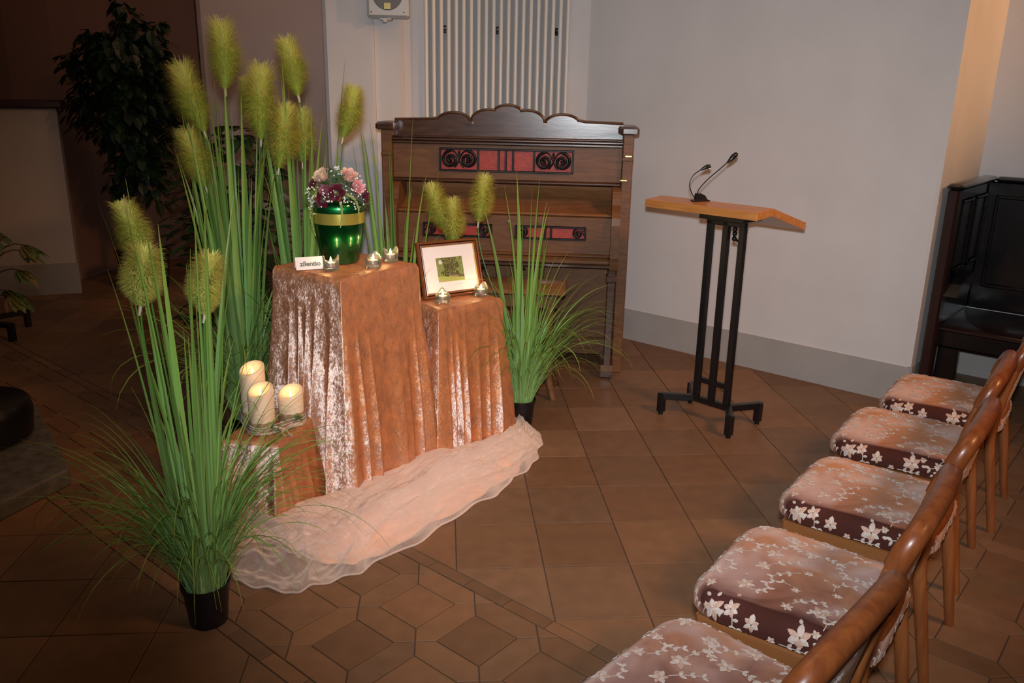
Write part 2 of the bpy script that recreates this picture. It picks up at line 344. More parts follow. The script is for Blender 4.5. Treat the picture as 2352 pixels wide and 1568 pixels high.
# rooms beyond on the left
xa,xb=-2.27,-.62
bb=MB(); bb.prism([(xa,8.35),(xa+.05,8.3),(xb,8.3),(xb,8.5),(xa,8.5)],lambda p:(p[0],p[1],0),lambda p:(p[0],p[1],3.6)); struct(bb.build('wall_rear',M['wall_brown'],smooth=False))
cv=[(-7.5,6.2),(-4.2,6.92),(-3.35,7.0),(-3.06,7.12),(-2.98,7.42),(-2.80,7.78),(-2.52,8.10),(-2.28,8.32)]
bb=MB(); bb.prism(cv+[(-2.28,8.5),(-3.6,8.5),(-7.5,7.2)],lambda p:(p[0],p[1],0),lambda p:(p[0],p[1],4.2)); struct(bb.build('wall_left',M['wall_dark'],smooth=False))
# low partition wall with ledge
dl=Vector((-.9655,-.2604,0)); nl=Vector((-.2604,.9655,0)); Cw=Vector((-2.873,6.616,0))
def lw(name,x0,x1,y0,y1,z0,z1,mt,bv=0):
    q=MB(); q.box(x0,x1,y0,y1,z0,z1,bv=bv); o=q.build(name,mt,smooth=False)
    o.matrix_world=Matrix(((dl.x,nl.x,0,Cw.x),(dl.y,nl.y,0,Cw.y),(0,0,1,0),(0,0,0,1))); return struct(o)
lw('wall_partition',0,3.4,0,.12,0,1.40,M['wall_grey']); lw('baseboard_partition',-.012,3.4,-.012,0,0,.24,bsdf('dark_grey_skirting',(.25,.245,.235),.7)); lw('trim_2',-.05,3.4,-.045,.17,1.40,1.46,M['ledge'],.012)
# ------------------------------------------------------------------ tiled floor (surface pattern inside one mesh)
T=.30; OX,OY=.0322,2.1899
def clip(poly,a,b,c):   # keep a*x+b*y<=c
    o=[]
    for i in range(len(poly)):
        p,q=poly[i],poly[(i+1)%len(poly)]; fp=a*p[0]+b*p[1]-c; fq=a*q[0]+b*q[1]-c
        if fp<=0: o.append(p)
        if fp*fq<0:
            t=fp/(fp-fq); o.append((p[0]+(q[0]-p[0])*t,p[1]+(q[1]-p[1])*t))
    return o
def area(p): return .5*sum(p[i][0]*p[(i+1)%len(p)][1]-p[(i+1)%len(p)][0]*p[i][1] for i in range(len(p)))
polys=[]
BANDS=[(-2.14,.73)]; BW=.24; DLO,DHI=4.875,7.745
for i in range(-34,22):
    for j in range(-11,30):
        if i*T+OX>4.6 or i*T+OX<-9: continue
        sq=[(i,j),(i+1,j),(i+1,j+1),(i,j+1)]
        s0,s1=i+j,i+j+2
        for lo,hi in ((-99,BANDS[0][0]-BW),(BANDS[0][1]+BW,99)):
            if s1<lo or s0>hi: continue
            for dlo,dhi in ((-99,DLO-BW),(DHI+BW,99)):
                p=clip(clip(clip(clip(sq,1,1,hi),-1,-1,-lo),1,-1,dhi),-1,1,-dlo)
                if len(p)>2 and abs(area(p))>.01: polys.append((p,0))
h=.40; s6=.61
allp=polys
for lo,hi,flip in ((BANDS[0][0],BANDS[0][1],0),(DLO,DHI,1)):
    polys=[]
    cx0,cy0=(-.425,.33) if not flip else (5.2,.5)
    # band strips
    for c0 in (lo-BW,hi):
        for k in range(-34,34):
            d0,d1=k*.80+.2,(k+1)*.80+.2
            p=[((s_+d_)/2,(s_-d_)/2) for s_,d_ in ((c0,d0),(c0,d1),(c0+BW,d1),(c0+BW,d0))]
            polys.append((p,1))
    for a in range(-28,28):
        for bq in range(-5,6):
            cx=cx0+s6*a+s6*bq; cy=cy0-s6*a+s6*bq
            fl=[[(cx-h,cy),(cx,cy-h),(cx+h,cy),(cx,cy+h)],
                [(cx+h,cy),(cx+s6,cy),(cx+s6,cy-(s6-h)),(cx+s6-0,cy-(s6-h)),(cx+s6-h+ (2*h-s6)*0,cy-s6),(cx,cy-s6),(cx,cy-h)],
                [(cx+h,cy),(cx+s6,cy),(cx+s6,cy+(s6-h)),(cx+s6-h,cy+s6),(cx,cy+s6),(cx,cy+h)]]
            fl[1]=[(cx+h,cy),(cx+s6,cy),(cx+s6,cy-(s6-h)),(cx+(s6-h),cy-s6),(cx,cy-s6),(cx,cy-h)]
            for f in fl:
                p=clip(clip(f,1,1,hi),-1,-1,-lo)
                if len(p)>2 and abs(area(p))>.004: polys.append((p,1))
    if flip: polys=[([(x,-y) for x,y in p][::-1],k) for p,k in polys]
    else: polys=[(clip(p,1,-1,DLO-BW),k) for p,k in polys]
    allp+= [(p,k) for p,k in polys if len(p)>2 and abs(area(p))>.004]
polys=allp
fb=MB()
fb.v+= [(-9,-1.2,-.004),(4.8,-1.2,-.004),(4.8,11,-.004),(-9,11,-.004)]; fb.c+=[(.3,.3,.3,1)]*4; fb.f.append((0,1,2,3)); fb.m.append(1)
rf=random.Random(3)
for p,k in polys:
    if area(p)<0: p=p[::-1]
    w=[(x*T+OX,y*T+OY) for x,y in p]
    if all(y<-1.1 or y>10.9 or x<-8.9 or x>4.7 for x,y in w): continue
    # inset
    n=len(w); ins=[[],[]]
    # dedupe
    w=[q for i,q in enumerate(w) if (q[0]-w[i-1][0])**2+(q[1]-w[i-1][1])**2>1e-6]; n=len(w)
    if n<3: continue
    def inset(d):
        o=[]
        for i in range(n):
            a,b_,c=Vector(w[i-1]),Vector(w[i]),Vector(w[(i+1)%n])
            e1=(b_-a).normalized(); e2=(c-b_).normalized(); n1=Vector((-e1.y,e1.x)); n2=Vector((-e2.y,e2.x)); m_=n1+n2
            if m_.length<1e-4: m_=n1
            k_=min(3,2/max(m_.length_squared,.2)); q=b_+m_*d*k_*.5*1.0*1.0
            q=b_+m_*(d/max(1+n1.dot(n2),.25)); o.append(q)
        return o
    br=rf.uniform(.80,1.16); hue=rf.uniform(-.06,.06)
    col=(.205*br*(1+hue),.112*br,.060*br*(1-hue),1); ce=tuple(v*.7 for v in col[:3])+(1,)
    tz=[rf.uniform(-.0004,.0004) for _ in range(3)]
    cx=sum(q[0] for q in w)/n; cy=sum(q[1] for q in w)/n
    def zz(q): return tz[0]+tz[1]*(q[0]-cx)*6+tz[2]*(q[1]-cy)*6
    r0=[fb.vert((q.x,q.y,-.004),ce) for q in inset(.0011)]
    r1=[fb.vert((q.x,q.y,-.0014+zz(q)),ce) for q in inset(.0014)]
    r2=[fb.vert((q.x,q.y,zz(q)),col) for q in inset(.0032)]
    for a,b_ in ((r0,r1),(r1,r2)):
        for i in range(n): fb.face((a[i],a[(i+1)%n],b_[(i+1)%n],b_[i]),0)
    fb.face(r2,0)
fl=fb.build('floor',[M['tile'],M['grout']],smooth=False); struct(fl)
# ------------------------------------------------------------------ radiator
rt=thing('tube_radiator','tall cream radiator of slim vertical tubes on rear wall above the piano','radiator',(0,0,.35))
nt_=20
for i in range(nt_):
    x=-.112+i*(.775+.112)/(nt_-1)
    q=MB(); q.tube([(x,YW-.055,0),(x,YW-.055,2.7)],.0125,n=14)
    q.build('tube',M['rad'],rt)
for z in (.04,2.6):
    q=MB(); q.box(-.112,.775,YW-.062,YW-.03,z-.02,z+.02,bv=.006); q.build('header',M['rad'],rt)
for u in (-.112+.887*2.5/19,-.112+.887*9.5/19,-.112+.887*17.5/19):
    q=MB(); 
    for dz in (0,.014,.034): q.tube([(u-.008,YW-.05,1.575+dz),(u+.008,YW-.05,1.575+dz)],.006,n=8)
    q.box(u-.006,u+.006,YW-.05,YW-.004,1.575,1.605,bv=.002)
    q.build('clip',M['steel'],rt)
# ------------------------------------------------------------------ wall loudspeaker
sp=thing('wall_speaker','off-white square loudspeaker mounted high on the pilaster left of the radiator','speaker',(-.33,5.44,1.985),R_(-4))
q=MB(); q.box(-.125,.125,-.10,0,0,.30,bv=.012); q.build('housing',M['spk'],sp)
q=MB(); q.box(-.112,.118,-.118,-.10,.008,.292,bv=.006); q.build('front_panel',M['spk'],sp)
q=MB(); pr=[(0,0),(.088,0),(.09,.002),(.09,.004)]
q.lathe([(.0001,.006),(.07,.006),(.088,.004),(.09,0)],n=48,capt=False,capb=False)
gq=q.build('grille',M['spkg'],sp); gq.rotation_euler=(R_(90),0,0); gq.location=(.004,-.118,.13)
q=MB(); q.box(-.018,.022,-.1265,-.1245,.045,.082,bv=.001); q.build('badge',M['brass'],sp)
q=MB(); q.box(-.05,.02,-.10,.0,-.012,0,bv=.003); q.ball((-.02,-.09,-.016),.016,nu=14,nv=8,sc_=(1,1,.8)); q.build('bracket',M['spk'],sp)
for x,z in ((-.095,.03),(.10,.03)):
    q=MB(); q.tube([(x,-.118,z),(x,-.121,z)],.004,n=10); q.build('screw',M['steel'],sp)
# ------------------------------------------------------------------ piano / harmonium
Dx,Dy=.985,-.172; al_o=math.atan2(Dy,Dx)
po=thing('upright_piano','dark oak upright piano with scalloped top and red fretwork panels','piano',(.95-.645*Dx+.0,4.44-.645*Dy,0),al_o)
def part(name,mt,parent,**k):
    q=MB(); q.box(*k['b'],bv=k.get('bv',.004)); return q.build(name,M[mt],parent)
for s in (-1,1):
    q=MB(); x0,x1=sorted((s*.70,s*.642)); q.box(x0,x1,.12,.56,.0,1.362,bv=.005); 
    q.box(min(x0,x1)-.002,max(x0,x1)+.002,.112,.20,1.22,1.24,bv=.003); sp_=q.build('side_panel',M['oak'],po)
    q=MB(); a,b_=s*.725,s*.625
    pl=[(a,.10),(a-s*.012,.088),(b_+s*.014,.088),(b_,.10),(b_-s*.0,.16),(b_-s*.035,.30),(b_-s*.035,.56),(a,.56)]
    z0,z1=1.358,1.402
    def rg(sh,z): 
        cx=sum(p[0] for p in pl)/8; cy=sum(p[1] for p in pl)/8
        return [q.vert((cx+(p[0]-cx)*sh,cy+(p[1]-cy)*sh,z)) for p in pl]
    rs=[rg(.90,z0),rg(1,z0+.008),rg(1,z1-.012),rg(.86,z1)]
    q.face(rs[0]); q.face(rs[-1])
    for r0,r1 in zip(rs,rs[1:]):
        for i in range(8): q.face((r0[i],r0[(i+1)%8],r1[(i+1)%8],r1[i]))
    q.build('post_cap',M['oak_dark'],po)
# crest board with scalloped outline
prof=[]
def arc(cx,cz,rx,rz,a0,a1,n=14): return [(cx+rx*math.cos(R_(a0+(a1-a0)*i/n)),cz+rz*math.sin(R_(a0+(a1-a0)*i/n))) for i in range(n+1)]
half=[(.64,1.412),(.43,1.418),(.40,1.424)]+arc(.305,1.405,.095,.050,20,165,14)+[(.215,1.412),(.208,1.405),(.205,1.412)]+arc(.105,1.412,.10,.062,12,110,10)+arc(0,1.452,.085,.048,35,90,8)
crest=half+[(-x,z) for x,z in half[::-1][1:]]
q=MB(); q.prism([(p[0],p[1]) for p in crest]+[(-.64,1.30),(.64,1.30)],lambda p:(p[0],.235,p[1]),lambda p:(p[0],.205,p[1]))
q.build('crest_board',M['oak_dark'],po,smooth=False)
q=MB(); q.tube([(x,.212,z) for x,z in crest],.0095,n=8); 
for x in (-.207,.207): q.tube([(x,.19,1.398),(x,.225,1.398)],.013,n=12)
q.build('crest_beading',M['oak_dark'],po)
q=MB(); q.box(-.645,.645,.125,.235,1.305,1.318,bv=.004); q.box(-.645,.645,.14,.235,1.318,1.33,bv=.005); q.box(-.645,.645,.135,.2,1.285,1.305,bv=.006); q.build('upper_moulding',M['oak_dark'],po)
part('upper_panel','oak',po,b=(-.643,.643,.155,.175,1.095,1.29))
q=MB(); q.box(-.643,.643,.140,.18,1.078,1.095,bv=.006); q.build('lower_moulding',M['oak_dark'],po)
def spiral(cx,cz,r0,r1,a0,turns,y,n=44,s=1):
    o=[]
    for i in range(n+1):
        t=i/n; r=r0+(r1-r0)*t**.8; a=R_(a0)+s*2*math.pi*turns*t; o.append((cx+r*math.cos(a),y,cz+r*math.sin(a)))
    return o
def fret(name,x0,x1,z0,z1,yf,bars,cells,rad,parent):
    q=MB(); fw=.011
    for a,b_,c,d in ((x0,x1,z0,z0+fw),(x0,x1,z1-fw,z1),(x0,x0+fw,z0,z1),(x1-fw,x1,z0,z1)): q.box(a,b_,yf-.012,yf+.004,c,d,bv=.003)
    for f in bars:
        x=x0+(x1-x0)*f; q.box(x-.006,x+.006,yf-.008,yf+.004,z0+.005,z1-.005,bv=.003)
    for (cx,sg) in cells:
        cz=(z0+z1)/2; q.tube(spiral(cx,cz,rad,rad*.20,90,1.6,yf-.004,s=sg),.0098*rad/.05,n=8)
        q.ball((cx,yf-.004,cz),rad*.22,nu=8,nv=6)
        e=cx-sg*rad; q.tube(bez((cx,yf-.004,cz+rad),(cx+sg*rad*.9,yf-.004,cz+rad*1.1),(cx+sg*rad*.9,yf-.004,cz-rad*.4),(cx+sg*rad*1.55,yf-.004,cz-rad*.85),12),.0048*rad/.05,n=8)
        q.tube(bez((cx+sg*rad*.75,yf-.004,cz+rad*.3),(cx+sg*rad*1.1,yf-.004,cz+rad*.5),(cx+sg*rad*1.2,yf-.004,cz+rad*.8),(cx+sg*rad*.95,yf-.004,cz+rad),8),.004*rad/.05,n=8)
    g=q.build(name,M['iron'],parent)
    q=MB(); q.box(x0+.004,x1-.004,yf+.0,yf+.003,z0+.004,z1-.004); q.build('red_backing',M['red'],g); return g
fret('fretwork_panel',-.377,.377,1.138,1.268,.153,(.292,.445,.498,.552,.707),[(-.377+.064,1),(-.377+.162,-1),(.377-.064,-1),(.377-.162,1)],.049,po)
# concave fallboard in the recess
q=MB(); cur=bez((0,.36,1.09),(0,.355,.99),(0,.27,.945),(0,.085,.925),14); cur=[(p.y,p.z) for p in cur]
rows=[[q.vert((x,y,z)) for (y,z) in cur]+[q.vert((x,y+.008,z-.02)) for (y,z) in reversed(cur)] for x in (-.62,.62)]
for i in range(len(rows[0])):
    j=(i+1)%len(rows[0]); q.face((rows[0][i],rows[0][j],rows[1][j],rows[1][i]))
q.build('curved_desk',M['oak_light'],po)
part('recess_back','oak_dark',po,b=(-.643,.643,.37,.39,.9,1.1))
q=MB(); q.box(-.60,.60,.05,.10,.915,.935,bv=.008); q.build('shelf_edge',M['oak_light'],po)
part('front_board','oak',po,b=(-.60,.60,.055,.09,.70,.915))
fret('fretwork_panel',-.455,-.062,.785,.862,.053,(.43,.49),[(-.455+.045,-1),(-.062-.045,1)],.030,po)
fret('fretwork_panel',.065,.462,.785,.862,.053,(.43,.51),[(.065+.045,-1),(.462-.045,1)],.030,po)
q=MB(); q.ball((.03,.045,.878),.007,nu=10,nv=8); q.tube([(.03,.05,.878),(.03,.055,.878)],.009,n=12); q.build('lock_knob',M['chrome'],po)
q=MB(); q.box(-.60,.60,.02,.09,.695,.712,bv=.006); q.box(-.60,.60,.0,.10,.655,.695,bv=.012); q.build('key_slip_moulding',M['oak'],po)
q=MB(); q.box(-.60,.60,.02,.45,.64,.656); q.build('key_bed',M['oak_dark'],po)
for s in (-1,1):
    a,b_=sorted((s*.645,s*.598))
    pf=[(.30,1.075),(.16,1.08),(.10,1.055),(.085,1.02),(.075,.985),(.03,.955),(.005,.92),(-.002,.88),(-.002,.70),(.01,.66),(.02,.63),(.30,.63)]
    q=MB(); q.prism(pf,lambda p:(a,p[0],p[1]),lambda p:(b_,p[0],p[1])); q.build('cheek',M['oak'],po,smooth=False)
    a,b_=sorted((s*.635,s*.590)); q=MB(); q.box(a,b_,.03,.075,.07,.63,bv=.006); q.box(a-.006,b_+.006,.02,.085,.56,.60,bv=.005); q.build('leg',M['oak_dark'],po)
    q=MB(); pf=[(-.005,.012),(-.005,.045),(.02,.075),(.10,.085),(.36,.085),(.36,.012)]
    q.prism(pf,lambda p:(a-.012,p[0],p[1]),lambda p:(b_+.012,p[0],p[1])); q.tube([(s*.612,.02,0),(s*.612,.02,.014)],.02,n=12); q.tube([(s*.612,.33,0),(s*.612,.33,.014)],.02,n=12); q.build('foot',M['oak_dark'],po,smooth=False)
part('knee_panel','oak',po,b=(-.643,.643,.30,.32,.12,.64)); 
q=MB(); q.box(-.643,.643,.285,.32,.055,.16,bv=.006); q.build('bottom_rail',M['oak'],po)
part('back_panel','oak_dark',po,b=(-.643,.643,.535,.555,.06,1.30))
for x,z in ((.674,1.245),(.655,1.115)):
    q=MB(); q.box(x-.018,x+.018,.1165,.1195,z-.004,z+.004,bv=.001); q.build('brass_plate',M['brass'],po)
for x in (.10,-.12):
    q=MB(); q.tube([(x,.04,.645),(x,.04,.60)],.008,n=10); q.tube([(x-.03,.04,.62),(x+.03,.04,.62)],.006,n=8); q.build('hinge_bracket',M['steel'],po)
# stool
st=thing('piano_bench','reddish wooden bench tucked in front of the piano behind the grass','bench',(.28,4.29,0),al_o)
q=MB(); q.box(-.36,.36,-.16,.14,.572,.60,bv=.008); q.build('seat',M['oak_light'],st)
q=MB(); q.box(-.32,.32,-.125,.11,.50,.572,bv=.004); q.build('apron',M['oak'],st)
for sx in (-1,1):
    for sy in (-1,1):
        q=MB(); q.tube(spline([(sx*.28,sy*.10-.01,.52),(sx*.275,sy*.095-.01,.3),(sx*.285,sy*.10-.01,.12),(sx*.315,sy*.12-.01,.0)],6),[.022]*12+[.02]*7,n=10); q.build('leg',M['oak_dark' if sy>0 else 'oak'],st)
# ------------------------------------------------------------------ lectern
le=thing('lectern','wooden-topped lectern on black steel posts before the right wall','lectern',(1.3190,3.786,0),math.atan2(-.78,.63))
# local x along the desk (towards camera-right), local y away towards the wall
def steelbar(name,p,q_,w=.030,parent=le,bv=.003):
    p=Vector(p); q_=Vector(q_); d=(q_-p); L=d.length; d.normalize()
    up=Vector((0,0,1)) if abs(d.z)<.9 else Vector((0,1,0)); x=up.cross(d).normalized(); y=d.cross(x)
    Mx=Matrix(((x.x,y.x,d.x,p.x),(x.y,y.y,d.y,p.y),(x.z,y.z,d.z,p.z),(0,0,0,1)))
    m=MB(); m.box(-w/2,w/2,-w/2,w/2,0,L,bv=bv,M=Mx); return m
for x in (-.088,0,.088): steelbar('post',(x,0,.105),(x,0,1.005)).build('post',M['steel'],le)
m=steelbar('b',(-.105,0,1.0),(.105,0,1.0),.03); m.build('top_bar',M['steel'],le)
steelbar('b',(-.09,0,.205),(.09,0,.205),.026).build('cross_bar',M['steel'],le)
steelbar('b',(-.105,0,.10),(.105,0,.10),.03).build('base_bar',M['steel'],le)
ang=math.atan2(-.78,.63)
def toL(x,y):
    dx,dy=x-1.3190,y-3.786; return (dx*math.cos(-ang)-dy*math.sin(-ang),dx*math.sin(-ang)+dy*math.cos(-ang))
for (fx,fy),ex in (((1.097,3.893),-.1),((1.296,4.044),-.1),((1.549,3.743),.1),((1.345,3.574),.1)):
    lx,ly=toL(fx,fy); m=steelbar('l',(ex,0,.10),(lx,ly,.10),.032); m.merge(steelbar('l',(lx,ly,.115),(lx,ly,.014),.034)); m.tube([(lx,ly,0),(lx,ly,.02)],.012,n=12); m.build('foot',M['steel'],le)
# desk: ridge board with a short level part and a long part sloping down to the speaker's side
c0=toL(.985,4.045); c1=toL(1.372,3.563); y0=(c0[1]+c1[1])/2; x0,x1=c0[0],c1[0]
th=.036; pf=[(y0,1.078-th-.004),(y0,1.078-.002),(y0+.135,1.085),(y0+.46,.992),(y0+.46-.008,.992-th),(y0+.135,1.085-th)]
q=MB(); q.prism(pf,lambda p:(x0,p[0],p[1]),lambda p:(x1,p[0],p[1])); dk=q.build('desk_board',M['beech'],le,smooth=False)
bv=dk.modifiers.new('bevel','BEVEL'); bv.width=.002; bv.segments=2
q=MB(); q.box(-.12,.12,-.06,.10,1.012,1.034,bv=.003); q.box(-.15,.15,.02,.05,1.025,1.035); q.build('mounting_plate',M['steel'],le)
q=MB(); q.tube([(.03,.02,1.0),(.03,.02,.93)],.006,n=8); 
for z in (.97,.95,.925): q.ball((.033,.02,z),.012,nu=10,nv=6)
q.tube([(.03,.02,.93),(.055,.02,.915)],.006,n=8); q.build('clamp_knob',M['steel'],le)
mi=thing('gooseneck_microphone','black twin gooseneck microphone clipped to the lectern edge','microphone',(1.212,3.915,1.079),ang)
def mp(u): 
    # u: list of (dx,dz) in a plane facing roughly the camera; stored in the mic's local frame
    return [(dx*.63+0*.0, dx*.78, dz) for dx,dz in u]
q=MB(); q.prism([(-.034,0),(.052,0),(.05,.010),(.038,.014),(.024,.034),(.004,.042),(-.014,.040),(-.018,.012),(-.032,.008)],lambda p:(p[0]*.63-.02*.78,p[0]*.78+.02*.63,p[1]),lambda p:(p[0]*.63+.02*.78,p[0]*.78-.02*.63,p[1])); q.build('base',M['steel'],mi,smooth=False)
g1=spline(mp([(-.008,.035),(-.002,.06),(.035,.105),(.09,.155),(.125,.187)]),6); q=MB(); q.tube(g1,.0026,n=8); q.build('gooseneck',M['steel'],mi)
g2=spline(mp([(-.012,.012),(-.035,.04),(-.05,.085),(-.035,.125),(0,.152)]),6); q=MB(); q.tube(g2,.0024,n=8); q.build('gooseneck',M['steel'],mi)
q=MB(); q.tube(mp([(.122,.184),(.135,.196),(.15,.213),(.163,.225),(.170,.229)]),[.003,.009,.013,.012,.006],n=12); q.build('capsule',M['steel'],mi)
q=MB(); q.tube(mp([(-.003,.150),(.012,.158),(.028,.166),(.040,.168),(.046,.163)]),[.003,.008,.011,.010,.004],n=12); q.build('capsule',M['steel'],mi)
q=MB(); q.tube(mp([(.034,.160),(.042,.157)]),.004,n=8); q.build('lamp_lens',M['chrome'],mi)
# ------------------------------------------------------------------ choir stall in the niche
sr=math.radians(45)
cs=thing('choir_stall','dark panelled wooden choir stall standing in the right-hand niche','pew',(R1[0]+.02,R1[1]-.005,0),math.atan2(-.7071,.7071))
# local x: along the niche wall to the right/towards camera ; local y: deeper into the niche
def cb(name,mt,*b,bv=.006):
    q=MB(); q.box(*b,bv=bv); return q.build(name,M[mt],cs)
ep=cb('end_panel','stall',.015,.05,.10,.76,.0,1.14)
cb('end_stile','stallred',.008,.062,.04,.13,.0,1.145,bv=.01)
q=MB(); q.box(.003,.085,.02,.79,1.14,1.17,bv=.012); q.box(.085,2.2,.71,.79,1.14,1.17,bv=.012); q.build('top_rail',M['stall'],cs)
for y0_,y1_ in ((.18,.42),(.48,.72)):
    q=MB()
    for (a,b_,c,d) in ((y0_,y1_,.70,.72),(y0_,y1_,1.06,1.08),(y0_,y0_+.02,.70,1.08),(y1_-.02,y1_,.70,1.08)): q.box(.048,.060,a,b_,c,d,bv=.005)
    q.build('panel_moulding',M['stall'],ep)
bp=cb('back_panel','stall',.05,2.2,.735,.765,.42,1.14)
for x in (.10,.62,1.14,1.66):
    q=MB()
    for (a,b_,c,d) in ((x,x+.44,.55,.57),(x,x+.44,1.05,1.07),(x,x+.02,.55,1.07),(x+.42,x+.44,.55,1.07)): q.box(a,b_,.722,.738,c,d,bv=.005)
    q.build('panel_moulding',M['stall'],bp)
q=MB(); q.prism([(.05,.60),(.10,.66),(.34,.70),(.36,.66),(.30,.60)],lambda p:(.062,p[0],p[1]),lambda p:(.13,p[0],p[1])); q.build('arm_rest',M['stall'],cs,smooth=False)
cb('seat_board','stallred',.05,2.2,.12,.70,.40,.425)
cb('seat_apron','stall',.05,2.2,.15,.175,.31,.40)
cb('leg','stall',.06,.16,.15,.20,0,.31); cb('leg','stall',1.9,2.0,.15,.2,0,.31)
# ------------------------------------------------------------------ chairs
SW,SD,RC,RR=.228,.215,.095,.040      # half width, half depth, corner radius, edge roll
ZT=.447; SH=.014
def seatmap(a,b,lift=0.0):
    """cloth coordinates (centre of seat = 0,0) -> point on the padded seat, rolling over its edge"""
    hx,hy=SW-RC,SD-RC
    qx=max(-hx,min(hx,a)); qy=max(-hy,min(hy,b)); dx,dy=a-qx,b-qy; s=math.hypot(dx,dy)
    if s<1e-9: nx=ny=0
    else: nx,ny=dx/s,dy/s
    flat=RC-RR
    # front (b<0) tapers a bit wider than the rear
    def place(r,z,nz):
        x=qx+nx*r; y=qy+ny*r
        k=1-.07*(y+SD)/(2*SD)*1.0
        dome=.016*(1-min(1,(x/SW)**2))*(1-min(1,(y/SD)**2))
        lx=Vector((nx*math.sqrt(max(0,1-nz*nz)),ny*math.sqrt(max(0,1-nz*nz)),nz))
        p=Vector((x*k,y,z+dome)); return p+lx*lift
    if s<=flat: return place(s,ZT,1)
    th=(s-flat)/RR
    if th<math.pi/2: return place(flat+RR*math.sin(th),ZT-RR*(1-math.cos(th)),math.cos(th))
    e=min(s-flat-RR*math.pi/2,SH); return place(RC,ZT-RR-e,0)
def outline(ext,n=12):
    hx,hy=SW-RC,SD-RC; o=[]
    for (cx,cy,a0) in ((hx,hy,0),(-hx,hy,90),(-hx,-hy,180),(hx,-hy,270)):
        for k in range(n+1):
            a=R_(a0+90*k/n); o.append((cx+ext*math.cos(a),cy+ext*math.sin(a)))
        # straight side
        nx_={0:(-hx,hy),90:(-hx,-hy),180:(hx,-hy),270:(hx,hy)}[a0]; a=R_(a0+90)
        for k in range(1,6): 
            f=k/6; o.append(((cx*(1-f)+nx_[0]*f)+ext*math.cos(a),(cy*(1-f)+nx_[1]*f)+ext*math.sin(a)))
    return o
def cushion():
    q=MB(); exts=[.004,.02,RC-RR]+[RC-RR+RR*math.pi/2*k/7 for k in range(1,8)]+[RC-RR+RR*math.pi/2+SH]
    rings=[[q.vert(seatmap(*p)) for p in outline(e)] for e in exts]; n=len(rings[0])
    for a,b_ in zip(rings,rings[1:]):
        for i in range(n): q.face((b_[i],b_[(i+1)%n],a[(i+1)%n],a[i]),0)
    base=outline(.004); prev=rings[0]
    for f in (.75,.5,.25,.02):
        r=[q.vert(seatmap(p[0]*f,p[1]*f)) for p in base]
        for i in range(n): q.face((prev[i],prev[(i+1)%n],r[(i+1)%n],r[i]),0)
        prev=r
    q.face(prev,0)
    bot=[q.vert((seatmap(*p)-Vector((0,0,0)))*1.0) for p in outline(RC-RR+RR*math.pi/2+SH)]; q.face(list(reversed(bot)),0)
    # embroidery
    rr=random.Random(5); L=.0008
    def blob(cx,cy,a,ln,wd,m,cols=6):
        # leaf/petal shaped patch
        pts=[]
        for k in range(cols+1):
            t=k/cols; w=wd*math.sin(math.pi*min(1,t*.92+.08))**.8*(1 if t<1 else .05); pts.append((t*ln,w))
        up=[q.vert(seatmap(cx+t*math.cos(a)-w*math.sin(a),cy+t*math.sin(a)+w*math.cos(a),L)) for t,w in pts]
        md=[q.vert(seatmap(cx+t*math.cos(a),cy+t*math.sin(a),L*2.2)) for t,w in pts]
        dn=[q.vert(seatmap(cx+t*math.cos(a)+w*math.sin(a),cy+t*math.sin(a)-w*math.cos(a),L)) for t,w in pts]
        for i in range(cols): q.face((md[i],md[i+1],up[i+1],up[i]),m); q.face((dn[i],dn[i+1],md[i+1],md[i]),m)
    def vine(pts,w=.0012):
        pts=spline([(p[0],p[1],0) for p in pts],5)
        for i in range(len(pts)-1):
            d=(pts[i+1]-pts[i]).normalized(); n_=Vector((-d.y,d.x,0))*w
            q.face([q.vert(seatmap(*( (pp+s_*n_).xy ),L)) for pp,s_ in ((pts[i],-1),(pts[i+1],-1),(pts[i+1],1),(pts[i],1))],1)
    def flower(cx,cy,r,a0):
        for k in range(6):
            a=a0+k*2*math.pi/6+rr.uniform(-.15,.15); blob(cx+math.cos(a)*r*.10,cy+math.sin(a)*r*.10,a,r*rr.uniform(.75,1.15),r*rr.uniform(.24,.36),1 if k%2 else 2)
        for k in range(3): blob(cx,cy,a0+.5+k*.5,r*.5,r*.09,1)
    fl_=[]
    for gx in range(-3,4):
        for gy in range(-3,4):
            x=gx*.088+(gy%2)*.044+rr.uniform(-.014,.014); y=gy*.086+rr.uniform(-.014,.014)
            if abs(x)>SW+.045 or abs(y)>SD+.045: continue
            fl_.append((x,y)); flower(x,y,rr.uniform(.009,.023),rr.uniform(0,6))
            a=rr.uniform(0,6.28); ln=rr.uniform(.045,.075); bend=rr.uniform(-.7,.7)
            P=[(x+math.cos(a)*.018,y+math.sin(a)*.018)]
            for k in (1,2,3): P.append((P[-1][0]+math.cos(a+bend*k)*ln/3,P[-1][1]+math.sin(a+bend*k)*ln/3))
            vine(P)
            for k in (1,2,3):
                for s_ in (-1,1): blob(P[k][0],P[k][1],a+bend*k+s_*rr.uniform(.6,1.0),rr.uniform(.010,.018),.0042,1,4)
            if rr.random()<.6: 
                a2=a+2.6; blob(x+math.cos(a2)*.036,y+math.sin(a2)*.036,a2,.012,.005,2,4)
    for x_,y_ in ((SW+.006,-.14),(SW+.012,-.045),(SW+.004,.06),(SW+.010,.155),(-SW-.006,-.1),(-SW-.008,.05),(-.09,-SD-.008),(.02,-SD-.004),(.13,-SD-.010)):
        flower(x_,y_,rr.uniform(.018,.026),rr.uniform(0,6)); 
        for k in range(5): a=rr.uniform(0,6.28); blob(x_+math.cos(a)*.03,y_+math.sin(a)*.03,a+rr.uniform(-.6,.6),.014,.0045,1,4)
    return q
